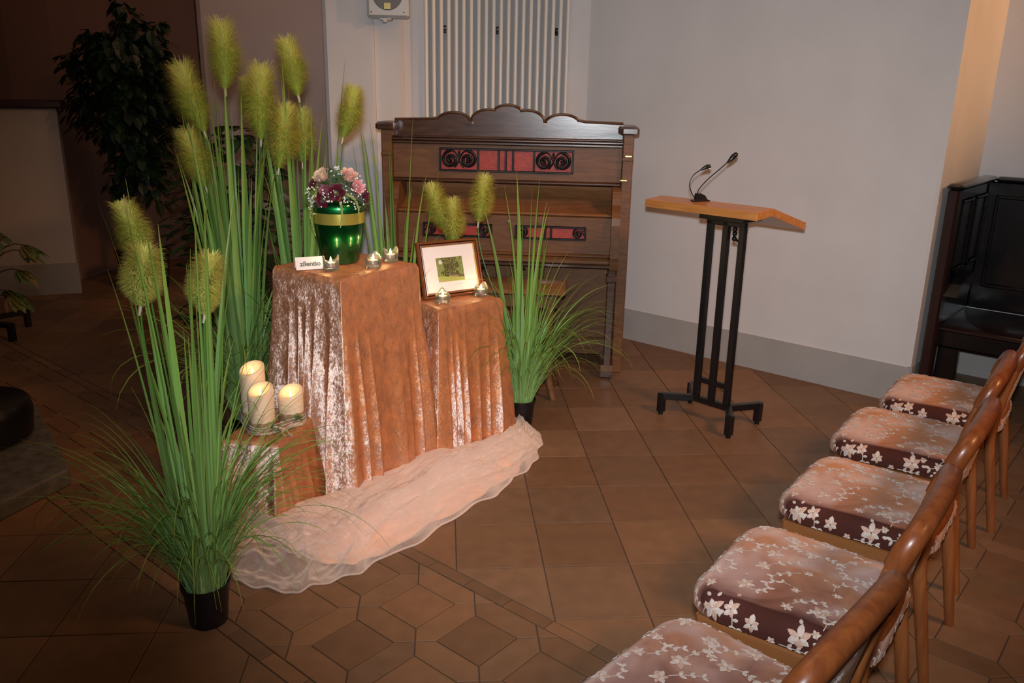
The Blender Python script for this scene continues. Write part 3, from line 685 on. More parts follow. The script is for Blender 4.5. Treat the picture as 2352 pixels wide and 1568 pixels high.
def make_chair():
    root=thing('upholstered_chair','x','chair',(0,0,0))
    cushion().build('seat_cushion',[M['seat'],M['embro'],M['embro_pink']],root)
    # seat frame
    q=MB(); q.box(-.205,.205,-.185,-.163,.335,.382,bv=.004); q.box(-.20,.20,.155,.177,.335,.382,bv=.004)
    for s in (-1,1): 
        x0_,x1_=sorted((s*.212,s*.190)); q.box(x0_,x1_,-.18,.175,.327,.382,bv=.004)
    q.build('seat_frame',M['chairrail'],root)
    for s in (-1,1):
        q=MB(); q.tube([(s*.192,-.165,.345),(s*.19,-.165,.2),(s*.188,-.163,.0)],[.021,.018,.014],n=12,up=(0,1,0)); q.build('leg',M['chairwood'],root)
        # rear leg continuing up into the back post
        pts=spline([(s*.180,.248,0),(s*.188,.215,.20),(s*.196,.185,.39),(s*.200,.197,.53),(s*.203,.222,.655)],6)
        q=MB(); q.tube(pts,[.0135+.0065*min(1,i/12) for i in range(len(pts))],n=12,sx=1.0,up=(0,1,0)); q.build('leg',M['chairwood'],root)
    # bent top rail (inverted U), darker wood with a visible joint at each post
    pts=spline([(-.203,.222,.657),(-.202,.232,.692),(-.188,.244,.722),(-.150,.252,.740),(-.08,.257,.750),(0,.259,.753),(.08,.257,.750),(.150,.252,.740),(.188,.244,.722),(.202,.232,.692),(.203,.222,.657)],5)
    q=MB(); q.tube(pts,.0235,n=14,up=(0,1,0)); q.build('top_rail',M['chairdark'],root)
    # back pad between two slim curved slats
    for s in (-1,1):
        pp=spline([(s*.125,.190,.42),(s*.140,.200,.52),(s*.152,.218,.60),(s*.150,.236,.675),(s*.135,.252,.736)],5)
        q=MB(); q.tube(pp,.0095,n=8,sx=1.3,up=(0,1,0)); q.build('slat',M['chairdark'],root)
    q=MB(); q.tube(spline([(-.19,.186,.425),(0,.20,.43),(.19,.186,.425)],6),.016,n=10); q.build('lower_back_rail',M['chairwood'],root)
    # pad surface
    def padpt(u,v,sd):
        z=.455+.278*v; y=.200+.056*v**1.1
        th_=.019*(1-abs(u)**6)*(1-abs(2*v-1)**8)
        w=.122+.018*math.sin(v*math.pi*.8)
        return Vector((u*w,y+ .012*(u*u)*-1 - sd*(th_+.004) + (0 if sd>0 else .0),z))
    q=MB(); nu,nv=14,16
    F=[[q.vert(padpt(-1+2*i/nu,j/nv,1)) for i in range(nu+1)] for j in range(nv+1)]
    Bk=[[q.vert(padpt(-1+2*i/nu,j/nv,-.5)) for i in range(nu+1)] for j in range(nv+1)]
    for j in range(nv):
        for i in range(nu):
            q.face((F[j][i],F[j][i+1],F[j+1][i+1],F[j+1][i]),0); q.face((Bk[j][i+1],Bk[j][i],Bk[j+1][i],Bk[j+1][i+1]),0)
        q.face((F[j][0],F[j+1][0],Bk[j+1][0],Bk[j][0]),0); q.face((F[j+1][nu],F[j][nu],Bk[j][nu],Bk[j+1][nu]),0)
    for i in range(nu):
        q.face((F[0][i+1],F[0][i],Bk[0][i],Bk[0][i+1]),0); q.face((F[nv][i],F[nv][i+1],Bk[nv][i+1],Bk[nv][i]),0)
    rr=random.Random(9)
    for sd in (1,-.5):
        for _ in range(16):
            cu,cv=rr.uniform(-.8,.8),rr.uniform(.08,.92); r=rr.uniform(.012,.019)
            for k in range(6):
                a=k*math.pi/3+rr.uniform(-.2,.2)
                ring=[]
                for t in range(7):
                    an=t/7*2*math.pi; rx=r*.5*(1+math.cos(an))*1.0; ry=r*.22*math.sin(an)
                    x=rx*math.cos(a)-ry*math.sin(a); z=rx*math.sin(a)+ry*math.cos(a)
                    p=padpt(max(-1,min(1,cu+x/.13)),max(0,min(1,cv+z/.36)),sd); p.y-=.0006*(1 if sd>0 else -1); ring.append(q.vert(p))
                q.face(ring if sd>0 else ring[::-1],1 if k%2 else 2)
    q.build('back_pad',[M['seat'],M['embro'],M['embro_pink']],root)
    return root
ch=make_chair()
CH=[((1.985,2.945),'upholstered chair with floral velvet seat, farthest of the row, nearest the dark choir stall'),
    ((1.605,2.565),'upholstered chair with floral velvet seat, second from the choir stall'),
    ((1.250,2.13),'upholstered chair with floral velvet seat in the middle of the row of five'),
    ((.862,1.695),'upholstered chair with floral velvet seat, second nearest, directly behind the cut-off front chair'),
    ((.50,1.30),'upholstered chair with floral velvet seat, nearest the camera and cut off by the bottom edge')]
for i,((x,y),lb) in enumerate(CH):
    o=ch if i==0 else copy_tree(ch)
    o.location=(x,y,0); o.rotation_euler=(0,0,R_(-131+(0,.8,-.6,0,-7)[i])); o['label']=lb; o['group']='floral velvet chairs in a row on the right'
# ------------------------------------------------------------------ draped plinths
def drape(name,label,corners,z,flare,amp,seed,nf=15,rad=.012,skew=.0,corner_pull=.03,n=560,m=46,flat=()):
    rr=random.Random(seed); C4=[Vector((x,y)) for x,y in corners]
    if sum(C4[i].x*C4[(i+1)%4].y-C4[(i+1)%4].x*C4[i].y for i in range(4))<0: C4=C4[::-1]
    per=sum((C4[(i+1)%4]-C4[i]).length for i in range(4)); cen=sum(C4,Vector((0,0)))/4
    base=[]
    for i in range(4):
        A=C4[i]; B=C4[(i+1)%4]; Lg=(B-A).length; k=max(4,round(n*Lg/per)); nn=Vector(((B-A).y,-(B-A).x)).normalized()
        pn=Vector(((A-C4[i-1]).y,-(A-C4[i-1]).x)).normalized(); D=C4[(i+2)%4]; xn=Vector(((D-B).y,-(D-B).x)).normalized()
        for j in range(k):
            f=j/k; p=A+(B-A)*f; d0=f*Lg; d1=(1-f)*Lg
            nrm=nn.copy(); wd=.035
            if d0<wd: nrm=(nn*(.5+.5*d0/wd)+pn*(.5-.5*d0/wd)).normalized()
            if d1<wd: nrm=(nn*(.5+.5*d1/wd)+xn*(.5-.5*d1/wd)).normalized()
            base.append((p,nrm,min(d0,d1),i,f))
    Np=len(base); phs=[(rr.uniform(0,6.28)) for _ in range(6)]
    # irregular fold positions
    def F(s):
        a=s*2*math.pi
        w=a+ .25*math.sin(3*a+phs[0])+.18*math.sin(5*a+phs[1])
        v=math.sin(nf*w+phs[2]); v2=math.sin(nf*1.73*w+phs[3]); v3=math.sin(nf*.5*w+phs[4])
        f=(1-abs(v))**1.15*1.0-.45
        return f*.85+.12*v2+.3*v3
    q=MB(); rings=[]
    for j in range(m+1):
        t=j/m
        zz=z*(1-t)
        if j==0: 
            pass
        ring=[]
        for i,(p,nrm,dc,side,f) in enumerate(base):
            g=ss(.02,.85,t)
            cp=corner_pull*math.exp(-(dc/.05)**2)*g
            s_=(i/Np+skew*t*(1 if f>.5 else -1)*.02)
            am=amp*g*(1.0+.4*math.sin(side*2.1+phs[5]))
            o_=flare*t**1.25*.8+cp+am*(F(s_)+.42)
            o_=max(o_,.0)
            # rounded top edge
            if t<.03: o_-=rad*(1-t/.03)**2
            pp=p+nrm*o_
            zv=zz-(.0 if j<m else 0)
            if j==m: zv=.004+.004*abs(F(s_*1.7))
            ring.append(q.vert((pp.x,pp.y,zv+ (rad*.0))))
        rings.append(ring)
    for a,b_ in zip(rings,rings[1:]):
        for i in range(Np): q.face((a[i],b_[i],b_[(i+1)%Np],a[(i+1)%Np]))
    prev=rings[0]
    for f in (.96,.88,.7,.5,.25,.03):
        r=[]
        for i,(p,nrm,dc,side,ff) in enumerate(base):
            b0=Vector(q.v[rings[0][i]][:2]); pp=cen+(b0-cen)*f
            r.append(q.vert((pp.x,pp.y,z+.0015*mnoise.noise(Vector((pp.x*18,pp.y*18,seed))))))
        for i in range(Np): q.face((prev[i],prev[(i+1)%Np],r[(i+1)%Np],r[i]))
        prev=r
    q.face(prev)
    o=q.build(name,M['velvet'],None,angle=None); return tag(o,label,'cloth','copper crushed velvet cloths over plinths')
drape('velvet_drape','tallest of the three copper velvet-draped plinths, carrying the green urn',[(-.690,3.312),(-.388,3.035),(-.108,3.365),(-.43,3.66)],.885,.040,.050,11,nf=10)
drape('velvet_drape','medium-height copper velvet-draped plinth carrying the framed photo',[(-.030,3.385),(.256,3.610),(.10,3.80),(-.17,3.60)],.680,.030,.036,5,nf=9)
drape('velvet_drape','lowest copper velvet-draped plinth carrying the three ivory candles',[(-.828,2.875),(-.607,2.826),(-.525,3.10),(-.745,3.18)],.322,.038,.016,8,nf=6,corner_pull=.02)
# ------------------------------------------------------------------ organza strip and satin beneath
Fr=[(-.705,2.46),(-.60,2.395),(-.50,2.375),(-.414,2.405),(-.30,2.48),(-.20,2.57),(-.042,2.743),(.127,2.946),(.25,3.10),(.335,3.24),(.415,3.40),(.44,3.56),(.41,3.72),(.35,3.86)]
Bk=[(-.84,2.72),(-.74,2.80),(-.62,2.80),(-.53,2.90),(-.44,2.97),(-.38,3.00),(-.25,3.12),(-.10,3.28),(-.02,3.33),(.06,3.40),(.18,3.50),(.27,3.60),(.28,3.70),(.28,3.84)]
def ridged(x,y,s): return 1-abs(mnoise.noise(Vector((x,y,s))))*2.2
def strip(name,mat,label,cat,i0,i1,hgt,wr,seed,inset=0,front_lift=.01,m=72,over=0,mi=None):
    F3=spline([(a,b,0) for a,b in Fr],20); B3=spline([(a,b,0) for a,b in Bk],20); n=len(F3)-1
    a,b_=int(i0*n),int(i1*n); q=MB(); rows=[]
    for i in range(a,b_+1):
        row=[]; s=i/n
        for j in range(m+1):
            v=j/m; ie=max(inset,1-ss(0,.30,(i-a)/(b_-a))*(1-inset)-.02) if inset else 0; vv=ie+(1-ie)*v
            p=F3[i].lerp(B3[i],vv)
            ef=math.sin(math.pi*min(1,(i-a)/max(1,(b_-a))*1.0))**.35 if True else 1
            arc=(1-(1-min(1,v*1.9))**2)*(1-.25*v)
            L_=s*9
            ri=ridged(L_*1.1+seed,v*5.5+ .8*math.sin(L_*.8+seed),seed)
            r2=ridged(L_*2.7+seed*2,v*13+1.2*math.sin(L_+seed),seed+4)
            r3=mnoise.noise(Vector((L_*7,v*30,seed)))
            fold=math.sin(v*11+1.6*math.sin(L_*.7+seed)+seed*1.3); h=hgt*arc*ef*(.75+.45*mnoise.noise(Vector((L_*.7,v*1.6,seed+1))))+wr*(.42*max(0,fold)+.34*ri+.16*r2+.05*r3)*(.25+.75*math.sin(math.pi*min(1,v+.12)))
            e=math.sin(L_*5+seed)*.010+math.sin(L_*11+seed*3)*.006
            if j==0: h=front_lift*(.6+.5*math.sin(L_*8))
            d=(B3[i]-F3[i]).normalized()*(-e*(1-v)**2)
            row.append(q.vert((p.x+d.x,p.y+d.y,max(.003,h))))
        rows.append(row)
    for r0,r1 in zip(rows,rows[1:]):
        for j in range(m): q.face((r0[j],r1[j],r1[j+1],r0[j+1]))
    if mat[0]==M['organza']: q.tube([(r[0]) and (q.v[r[0]][0],q.v[r[0]][1],q.v[r[0]][2]+.002) for r in rows[1:-1]],.0035,n=6)
    o=q.build(name,mat,None,angle=None); tag(o,label,cat); return o
strip('satin_cloth',[M['satin']],'peach satin cloth lying under the sheer organza along the plinths','cloth',.06,.97,.050,.022,3,inset=.10,front_lift=.006)
strip('organza_cloth',[M['organza']],'sheer peach organza crumpled on the floor in front of the plinths','cloth',0,1,.080,.062,7)
o2=strip('tulle_cloth',[M['organza']],'second sheer organza layer bunched over the first in front of the plinths','cloth',.03,.96,.095,.064,12,inset=.2)
# ------------------------------------------------------------------ urn
ur=thing('cremation_urn','glossy green metallic urn with a gold band on the tallest plinth','urn',(-.428,3.395,.887))
pf=[(.001,.0),(.068,.0),(.074,.003),(.076,.010),(.086,.055),(.095,.105),(.1005,.150),(.1015,.162)]
q=MB(); q.lathe(pf,64); q.build('body',M['urn'],ur)
q=MB(); q.lathe([(.1015,.162),(.1026,.163),(.1030,.185),(.1026,.205),(.1013,.206)],64,capb=False,capt=False); q.build('gold_band',M['gold'],ur)
q=MB(); q.lathe([(.1013,.206),(.101,.222),(.0985,.238),(.092,.250),(.08,.258),(.05,.263),(.001,.265)],64,capb=False); q.build('lid',M['urn'],ur)
# ------------------------------------------------------------------ flower arrangement
fa=thing('flower_arrangement','posy of roses, burgundy blooms and white gypsophila on top of the green urn','flowers',(-.428,3.395,1.150))
fr=random.Random(21)
petm={}
for nm,c in (('cream',(.78,.58,.38)),('peachrose',(.80,.45,.34)),('pink',(.80,.34,.36)),('burg',(.11,.004,.018)),('mauve',(.33,.08,.12)),('whitefl',(.85,.83,.80)),('sage',(.13,.19,.10)),('green',(.06,.12,.02)),('lime',(.30,.34,.09)),('yellow',(.55,.5,.08))):
    petm[nm]=bsdf('petal_'+nm,c,.6,sheen=.2,var=.15,vscale=60)
def dirv(az,el): return Vector((math.cos(az)*math.cos(el),math.sin(az)*math.cos(el),math.sin(el)))
def orient(d): return d.to_track_quat('Z','Y').to_matrix().to_4x4()
def petal(q,Mx,r,az,tilt,w,l,cup,m=0):
    nu,nv=5,4; ids=[]
    for j in range(nv+1):
        v=j/nv; row=[]
        for i in range(nu+1):
            u=-1+2*i/nu; wd=w*math.sin(math.pi*(.12+.76*v))**.6
            x=r+math.sin(tilt)*l*v+ cup*(u*u)*-.25*l ; z=math.cos(tilt)*l*v - (.08*l*u*u); y=u*wd
            if v>.8: x+=.10*l*math.sin(tilt+.5)
            p=Vector((x*math.cos(az)-y*math.sin(az),x*math.sin(az)+y*math.cos(az),z)); row.append(q.vert(Mx@p))
        ids.append(row)
    for j in range(nv):
        for i in range(nu): q.face((ids[j][i],ids[j][i+1],ids[j+1][i+1],ids[j+1][i]),m)
def rose(name,pos,d,R,mts,rings=4,label=None,open_=1.0):
    q=MB(); Mx=Matrix.Translation(pos)@orient(d)
    for k in range(rings):
        n=3+k*1; f=k/(rings-1)
        for i in range(n): petal(q,Mx,R*(.08+.34*f),i*2*math.pi/n+k*.7,(.05+.75*f)*open_,R*(.34+.24*f),R*(1.0-.12*f),1.0,0 if k<rings-1 else min(1,len(mts)-1))
    o=q.build(name,mts,fa,angle=None); 
    if label: o['label']=label
def at(az,el,r): return dirv(az,el)*r
# green bed
q=MB()
for i in range(210):
    az=fr.uniform(0,6.28); el=fr.uniform(-.25,1.4); p=at(az,el,fr.uniform(.065,.100)); p.z*=.95
    d=(dirv(az+fr.uniform(-.5,.5),el+fr.uniform(-.6,.3))); L_=fr.uniform(.02,.04); s_=d.cross(Vector((0,0,1))).normalized()*L_*.28
    a=q.vert(p); b1=q.vert(p+d*L_*.5+s_); c1=q.vert(p+d*L_); d1=q.vert(p+d*L_*.5-s_); q.face((a,b1,c1,d1),fr.choice((0,0,1)))
q.ball((0,0,.0),.062,0,16,10,(1,1,.9))
q.build('foliage',[petm['sage'],petm['green']],fa,angle=None)
F0=-1.62 # azimuth pointing at the viewer
rose('rose',at(F0-.95,.90,.095),dirv(F0-.6,.8),.037,[petm['cream'],petm['peachrose']],5,'cream rose tinged peach',.8)
rose('rose',at(F0+.95,.92,.095),dirv(F0+.6,.8),.037,[petm['peachrose'],petm['cream']],5,'peach rose',.8)
rose('carnation',at(F0+1.05,.42,.104),dirv(F0+.8,.3),.026,[petm['pink'],petm['pink']],5,'small pink bloom',1.1)
rose('lisianthus',at(F0+.10,.25,.104),dirv(F0+.02,.25),.031,[petm['burg'],petm['burg']],4,'open burgundy bloom with a yellow centre',1.35)
rose('lisianthus',at(F0-.42,-.02,.102),dirv(F0-.3,-.1),.027,[petm['burg'],petm['burg']],4,'burgundy bloom facing downward',1.2)
rose('lisianthus',at(F0+1.25,.08,.108),dirv(F0+1.2,.1),.027,[petm['burg'],petm['burg']],4,'burgundy bloom at the right edge',1.2)
rose('lisianthus',at(F0-1.35,.5,.10),dirv(F0-1.2,.5),.024,[petm['burg'],petm['burg']],4,'burgundy bloom at the left edge',1.1)
rose('lisianthus',at(F0-.38,.33,.096),dirv(F0-.4,.4),.022,[petm['mauve'],petm['mauve']],4,'mauve bloom',1.1)
for c_,r_s in ((at(F0+.10,.25,.122),.006),(at(F0-.40,-.03,.116),.005)):
    q=MB(); q.ball(c_,r_s,nu=8,nv=6); q.build('stamens',petm['yellow'],fa)
cl=[(F0-1.0,.05,26,.30),(F0-1.45,-.2,18,.25),(F0+.75,.12,26,.28),(F0-.35,.15,20,.22),(F0+1.0,.75,12,.2),(F0,1.3,14,.3),(F0-1.2,.75,10,.2),(F0+1.3,.3,8,.2),(F0+.2,-.1,6,.2),(F0+2.6,.4,20,.7)]
for az,el,n,sp_ in cl:
    q=MB()
    for i in range(n):
        p=at(az+fr.gauss(0,sp_),el+fr.gauss(0,sp_*.8),fr.uniform(.108,.128)); r=fr.uniform(.0024,.0040)
        for k in range(3): q.ball(p+Vector((fr.uniform(-1,1),fr.uniform(-1,1),fr.uniform(-1,1)))*r*.5,r*.8,0,7,5)
        if i%2==0: q.tube([p*.72,p],.0006,n=4,m=1)
    q.build('gypsophila',[petm['whitefl'],petm['green']],fa)['kind']='stuff'
def strand(pts,r0,label):
    q=MB(); P=spline(pts,8); n=len(P)
    for i,p in enumerate(P):
        f=i/(n-1); r=r0*(1-.6*f)*(.5+min(1,f*6)*.5)
        for k in range(7): q.ball(p+Vector((fr.uniform(-1,1),fr.uniform(-1,1),fr.uniform(-1,1)))*r*.75,r*.55,0,6,4)
    o=q.build('amaranth_strand',petm['lime'],fa); o['label']=label
ex=lambda s,d: Vector((s*math.sin(0.0)+s, -d, 0))
def fw(sx,dy,z): # sx: to the viewer's right, dy: towards the viewer
    return (sx*.995+dy*.12-.0, sx*.10*0-dy, z)
strand([fw(-.005,.075,.035),fw(.005,.108,.01),fw(.012,.116,-.03),fw(.012,.117,-.07),fw(.004,.114,-.105)],.0068,'strand hanging over the middle of the gold band')
strand([fw(.010,.09,.03),fw(.035,.105,.022),fw(.065,.098,-.0),fw(.078,.088,-.035),fw(.078,.084,-.06)],.0062,'strand arching to the right')
strand([fw(-.085,.05,.02),fw(-.104,.045,-.01),fw(-.112,.04,-.06),fw(-.108,.045,-.11),fw(-.096,.05,-.150)],.0068,'long strand on the left side')
q=MB()
for sx,z,sg in ((.105,-.01,1),(.11,.01,1),(-.12,.0,-1),(-.125,-.02,-1),(.07,-.02,1),(.10,-.03,1)):
    for k in range(7):
        a=Vector(fw(sx*.9,.03,z)); d=Vector((sg*(.5+.5*fr.random()),-.3*fr.random(),fr.uniform(-.7,.4))).normalized(); q.tube([a,a+d*fr.uniform(.02,.045)],.0009,n=4)
        
q.build('fern_sprigs',petm['green'],fa)
# ------------------------------------------------------------------ tealights
def holder(loc,rz,label,group):
    h=thing('tealight_holder',label,'candle holder',loc,rz,group)
    q=MB(); n=40; out=.0310; inn=.0265
    def rim(a): return .040+.022*max(0,math.cos(2*a))**1.5-.006*max(0,-math.cos(2*a))
    rings=[]
    def rg(r,zf): rings.append([q.vert((r*math.cos(2*math.pi*k/n)*(1),r*math.sin(2*math.pi*k/n),zf(2*math.pi*k/n))) for k in range(n)])
    rg(.022,lambda a:.0025); rg(.0285,lambda a:.0015+.0015*math.cos(4*a)); rg(out,lambda a:.006); rg(out,lambda a:rim(a)*.55); rg(out+.0015,lambda a:rim(a)-.001); rg(out-.0015,lambda a:rim(a)); rg(inn+.0015,lambda a:rim(a)-.002); rg(inn,lambda a:rim(a)*.6); rg(inn,lambda a:.0155); rg(.022,lambda a:.0135)
    for a,b_ in zip(rings,rings[1:]):
        for k in range(n): q.face((a[k],a[(k+1)%n],b_[(k+1)%n],b_[k]))
    q.face(list(reversed(rings[0]))); q.face(rings[-1]); q.build('glass_cup',M['glass'],h,angle=None)
    return h
def tealight(loc,label,group):
    t=thing('tealight',label,'candle',loc,0,group)
    q=MB(); q.lathe([(.001,0),(.0185,0),(.019,.001),(.019,.0150),(.0184,.0152),(.0182,.011)],32,capt=False); q.build('metal_cup',M['alu'],t)
    q=MB(); q.lathe([(.001,.010),(.0182,.0105),(.0182,.0135),(.012,.0128),(.001,.0125)],32,capb=False); q.build('wax',M['wax'],t)
    q=MB(); q.tube([(0,0,.012),(.0005,0,.018)],.0008,n=6); q.build('wick',M['black'],t)
    q=MB(); q.lathe([(.0008,.0165),(.0030,.0195),(.0040,.0235),(.0033,.0285),(.0016,.034),(.0002,.0385)],14,capt=False); q.build('flame',M['flame'],t)
    return t
TL=[((-.444,3.215,.8865),20,'beside the white name card'),((-.285,3.273,.8865),75,'between the urn and the plinth front edge'),((-.225,3.395,.8865),40,'at the right rear corner of the tall plinth'),
    ((-.012,3.517,.682),95,'in front of the photo frame, lower left corner'),((.160,3.645,.682),60,'in front of the photo frame, lower right corner')]
L_fl=[]
h0=holder((0,0,0),0,'x','scalloped glass tealight holders'); t0=tealight((0,0,0),'x','lit tealights in glass holders')
for i,(p,rz,w) in enumerate(TL):
    h=h0 if i==0 else copy_tree(h0); h.location=p; h.rotation_euler=(0,0,R_(rz)); h['label']='clear winged glass tealight holder '+w
    t=t0 if i==0 else copy_tree(t0); t.location=(p[0],p[1],p[2]+.0160); t['label']='lit white tealight inside the glass '+w
    L_fl.append((p[0],p[1],p[2]+.062,.13))
# ------------------------------------------------------------------ name card
cd=thing('name_card','small white folded name card lettered in olive, left of the urn','card',(-.522,3.222,.888),R_(17))
q=MB(); W=.056
a_=R_(28)
pts=[(0,0),(math.sin(a_)*.052,math.cos(a_)*.052),(math.sin(a_)*.052+.028,0.0)]
pts2=[(p[0]+.0012,p[1]) for p in pts]
for (A,B) in ((pts[0],pts[1]),(pts[1],pts[2])):
    q.face([q.vert((x,y,z)) for x,(y,z) in ((-W,A),(W,A),(W,B),(-W,B))]); 
    q.face([q.vert((x,y+.0008,z)) for x,(y,z) in ((-W,B),(W,B),(W,A),(-W,A))])
q.build('folded_card',M['paper'],cd,smooth=False)
def text(s,size,mat,parent,Mx,name='lettering',off=.0004,bold=.0006):
    cu=bpy.data.curves.new(name,'FONT'); cu.body=s; cu.size=size; cu.align_x='LEFT'; cu.extrude=off; cu.offset=bold; cu.materials.append(mat)
    tmp=bpy.data.objects.new('tmp_text',cu); COL.objects.link(tmp); dg=bpy.context.evaluated_depsgraph_get(); me=bpy.data.meshes.new_from_object(tmp.evaluated_get(dg)); bpy.data.objects.remove(tmp)
    me.materials.clear(); me.materials.append(mat)
    o=bpy.data.objects.new(name,me); COL.objects.link(o); o.parent=parent; o.matrix_local=Mx; return o
ux=Vector((1,0,0)); uy=Vector((0,math.sin(a_),math.cos(a_))); uz=ux.cross(uy)
Mt=Matrix(((ux.x,uy.x,uz.x,-.040),(ux.y,uy.y,uz.y,0),(ux.z,uy.z,uz.z,0),(0,0,0,1))); Mt.translation=ux*-.040+uy*.015+uz*.0008
text('zilentio',.027,M['ink'],cd,Mt)
# ------------------------------------------------------------------ framed photo
BL=Vector((-.098,3.562,.682)); BR=Vector((.173,3.713,.682)); e=(BR-BL).normalized(); nb=Vector((-e.y,e.x,0))  # pointing away from viewer
lean=R_(17); up=Vector((0,0,math.cos(lean)))+nb*math.sin(lean); nf_=e.cross(up)
if nf_.dot(Vector((0,-1,0)))<0: nf_=-nf_
pf_=thing('photo_frame','reddish wooden framed landscape photo leaning back on the medium plinth','picture frame')
ez=e.cross(up); pf_.matrix_world=Matrix(((e.x,up.x,ez.x,BL.x),(e.y,up.y,ez.y,BL.y),(e.z,up.z,ez.z,BL.z),(0,0,0,1)))
FW,FH=.310,.252
def frm(name,a,b_,z0,z1,mt):
    q=MB(); o_=[(a,a),(FW-a,a),(FW-a,FH-a),(a,FH-a)]; i_=[(b_,b_),(FW-b_,b_),(FW-b_,FH-b_),(b_,FH-b_)]
    md=(a+b_)/2; mm=[(md,md),(FW-md,md),(FW-md,FH-md),(md,FH-md)]
    rs=[[q.vert((x,y,0)) for x,y in o_],[q.vert((x,y,z0)) for x,y in o_],[q.vert((x,y,max(z0,z1)+.002)) for x,y in mm],[q.vert((x,y,z1)) for x,y in i_],[q.vert((x,y,0)) for x,y in i_]]
    for r0,r1 in zip(rs,rs[1:]):
        for k in range(4): q.face((r0[k],r0[(k+1)%4],r1[(k+1)%4],r1[k]))
    return q.build(name,M[mt],pf_,smooth=False)
frm('outer_moulding',0,.010,.012,.018,'frame'); frm('dark_groove',.010,.0145,.013,.013,'frameblack'); frm('inner_moulding',.0145,.0215,.018,.014,'frame'); frm('gilt_edge',.0215,.0245,.012,.009,'brass')
q=MB(); q.box(.001,FW-.001,.001,FH-.001,-.004,-.0005); q.build('backing_board',M['frameblack'],pf_)
q=MB(); q.box(.024,FW-.024,.024,FH-.024,.0,.004); q.build('white_mount',M['mat'],pf_)
q=MB(); gx,gy=72,56; x0_,x1_,y0_,y1_=.088,.222,.068,.176; ids=[]
for j in range(gy+1):
    r=[]
    for i in range(gx+1):
        u,v=i/gx,j/gy; nz=mnoise.noise(Vector((u*7,v*7,1))); n2=mnoise.noise(Vector((u*26,v*22,4))); n3=mnoise.noise(Vector((u*50,v*50,9)))
        tree=(.085+.06*n3,.09+.06*n3,.045)
        edge=abs(u-.50)+.20*nz
        c=Vector(tree)*(.9+.7*n2)
        if n2>.12 and v>.3: c=Vector((.15+.2*n2,.19+.2*n2,.06))
        if mnoise.noise(Vector((u*22,v*2.5,2)))>.22 and v<.75: c=c*.45
        if edge>.30+.10*n3: c=Vector((.20+.16*n2,.26+.18*n2,.08+.06*n2))
        if u<.24 and v>.62 and (u-.12)**2+(v-.82)**2<.006+.010*nz: c=Vector((.62,.62,.62))
        if v<.235-.10*u+.02*nz: c=Vector((.36+.1*n2,.42+.1*n2,.10))
        if v<.06-.0*u and u<.4: c=Vector((.42,.38,.17))
        if .42<u<.78 and .235-.10*u+.02*nz<v<.25+.02*n2: c=Vector((.26,.2,.13))
        if .62>u>.44 and .25<v<.42 and n2>.1: c=Vector((.2,.24,.09))
        if u>.80 and v<.25-.0*u and v>.15: c=Vector((.12,.10,.08))
        r.append(q.vert((x0_+(x1_-x0_)*u,y0_+(y1_-y0_)*v,.0046),(max(0,c.x),max(0,c.y),max(0,c.z),1)))
    ids.append(r)
for j in range(gy):
    for i in range(gx): q.face((ids[j][i],ids[j][i+1],ids[j+1][i+1],ids[j+1][i]))
q.build('photo_print',M['photo'],pf_,smooth=False)
q=MB(); q.box(.135,.175,.01,.19,-.008,-.004,M=None); q.build('easel_strut',M['frameblack'],pf_)
# ------------------------------------------------------------------ LED pillar candles
def pillar(loc,H,label,rz,band):
    t=thing('pillar_candle',label,'candle',loc,rz,'ivory flameless pillar candles')
    q=MB(); n=56; r=.0475
    def rim(a): return H-.034*((1-math.cos(a))/2)**1.3
    rs=[]
    def rg(rr_,zf): rs.append([q.vert((rr_*math.cos(2*math.pi*k/n),rr_*math.sin(2*math.pi*k/n),zf(2*math.pi*k/n))) for k in range(n)])
    rg(r-.003,lambda a:0); rg(r,lambda a:.003); rg(r,lambda a:H*.4); rg(r,lambda a:rim(a)-.010); rg(r-.001,lambda a:rim(a)-.004); rg(r-.005,lambda a:rim(a)); rg(r-.009,lambda a:rim(a)-.001)
    rg(r-.015,lambda a:(rim(a)*.5+(H-.034)*.5)); rg(r-.025,lambda a:H-.036+.003*math.cos(a)); rg(r-.038,lambda a:H-.038); rg(.002,lambda a:H-.038)
    for a,b_ in zip(rs,rs[1:]):
        for k in range(n): q.face((a[k],a[(k+1)%n],b_[(k+1)%n],b_[k]))
    q.face(list(reversed(rs[0]))); q.face(rs[-1]); q.build('wax_body',M['wax'],t,angle=None)
    q=MB(); q.lathe([(.001,0),(.0035,.003),(.0048,.009),(.0040,.016),(.0020,.023),(.0003,.030)],14,capt=False,c=(0,0,H-.040),fn=None); 
    fo=q.build('flame',M['ledflame'],t); fo.scale=(1,.45,1)
    if band:
        q=MB(); q.lathe([(r+.0006,.018),(r+.0022,.020),(r+.0024,.046),(r+.0006,.048)],48,capb=False,capt=False,fn=lambda a,z:.0015*math.sin(9*a)); q.build('jute_band',M['jute'],t)
    return t
zc=.3235
P1_=(-.728,3.055); P2_=(-.775,3.13); P3_=(-.675,3.135)
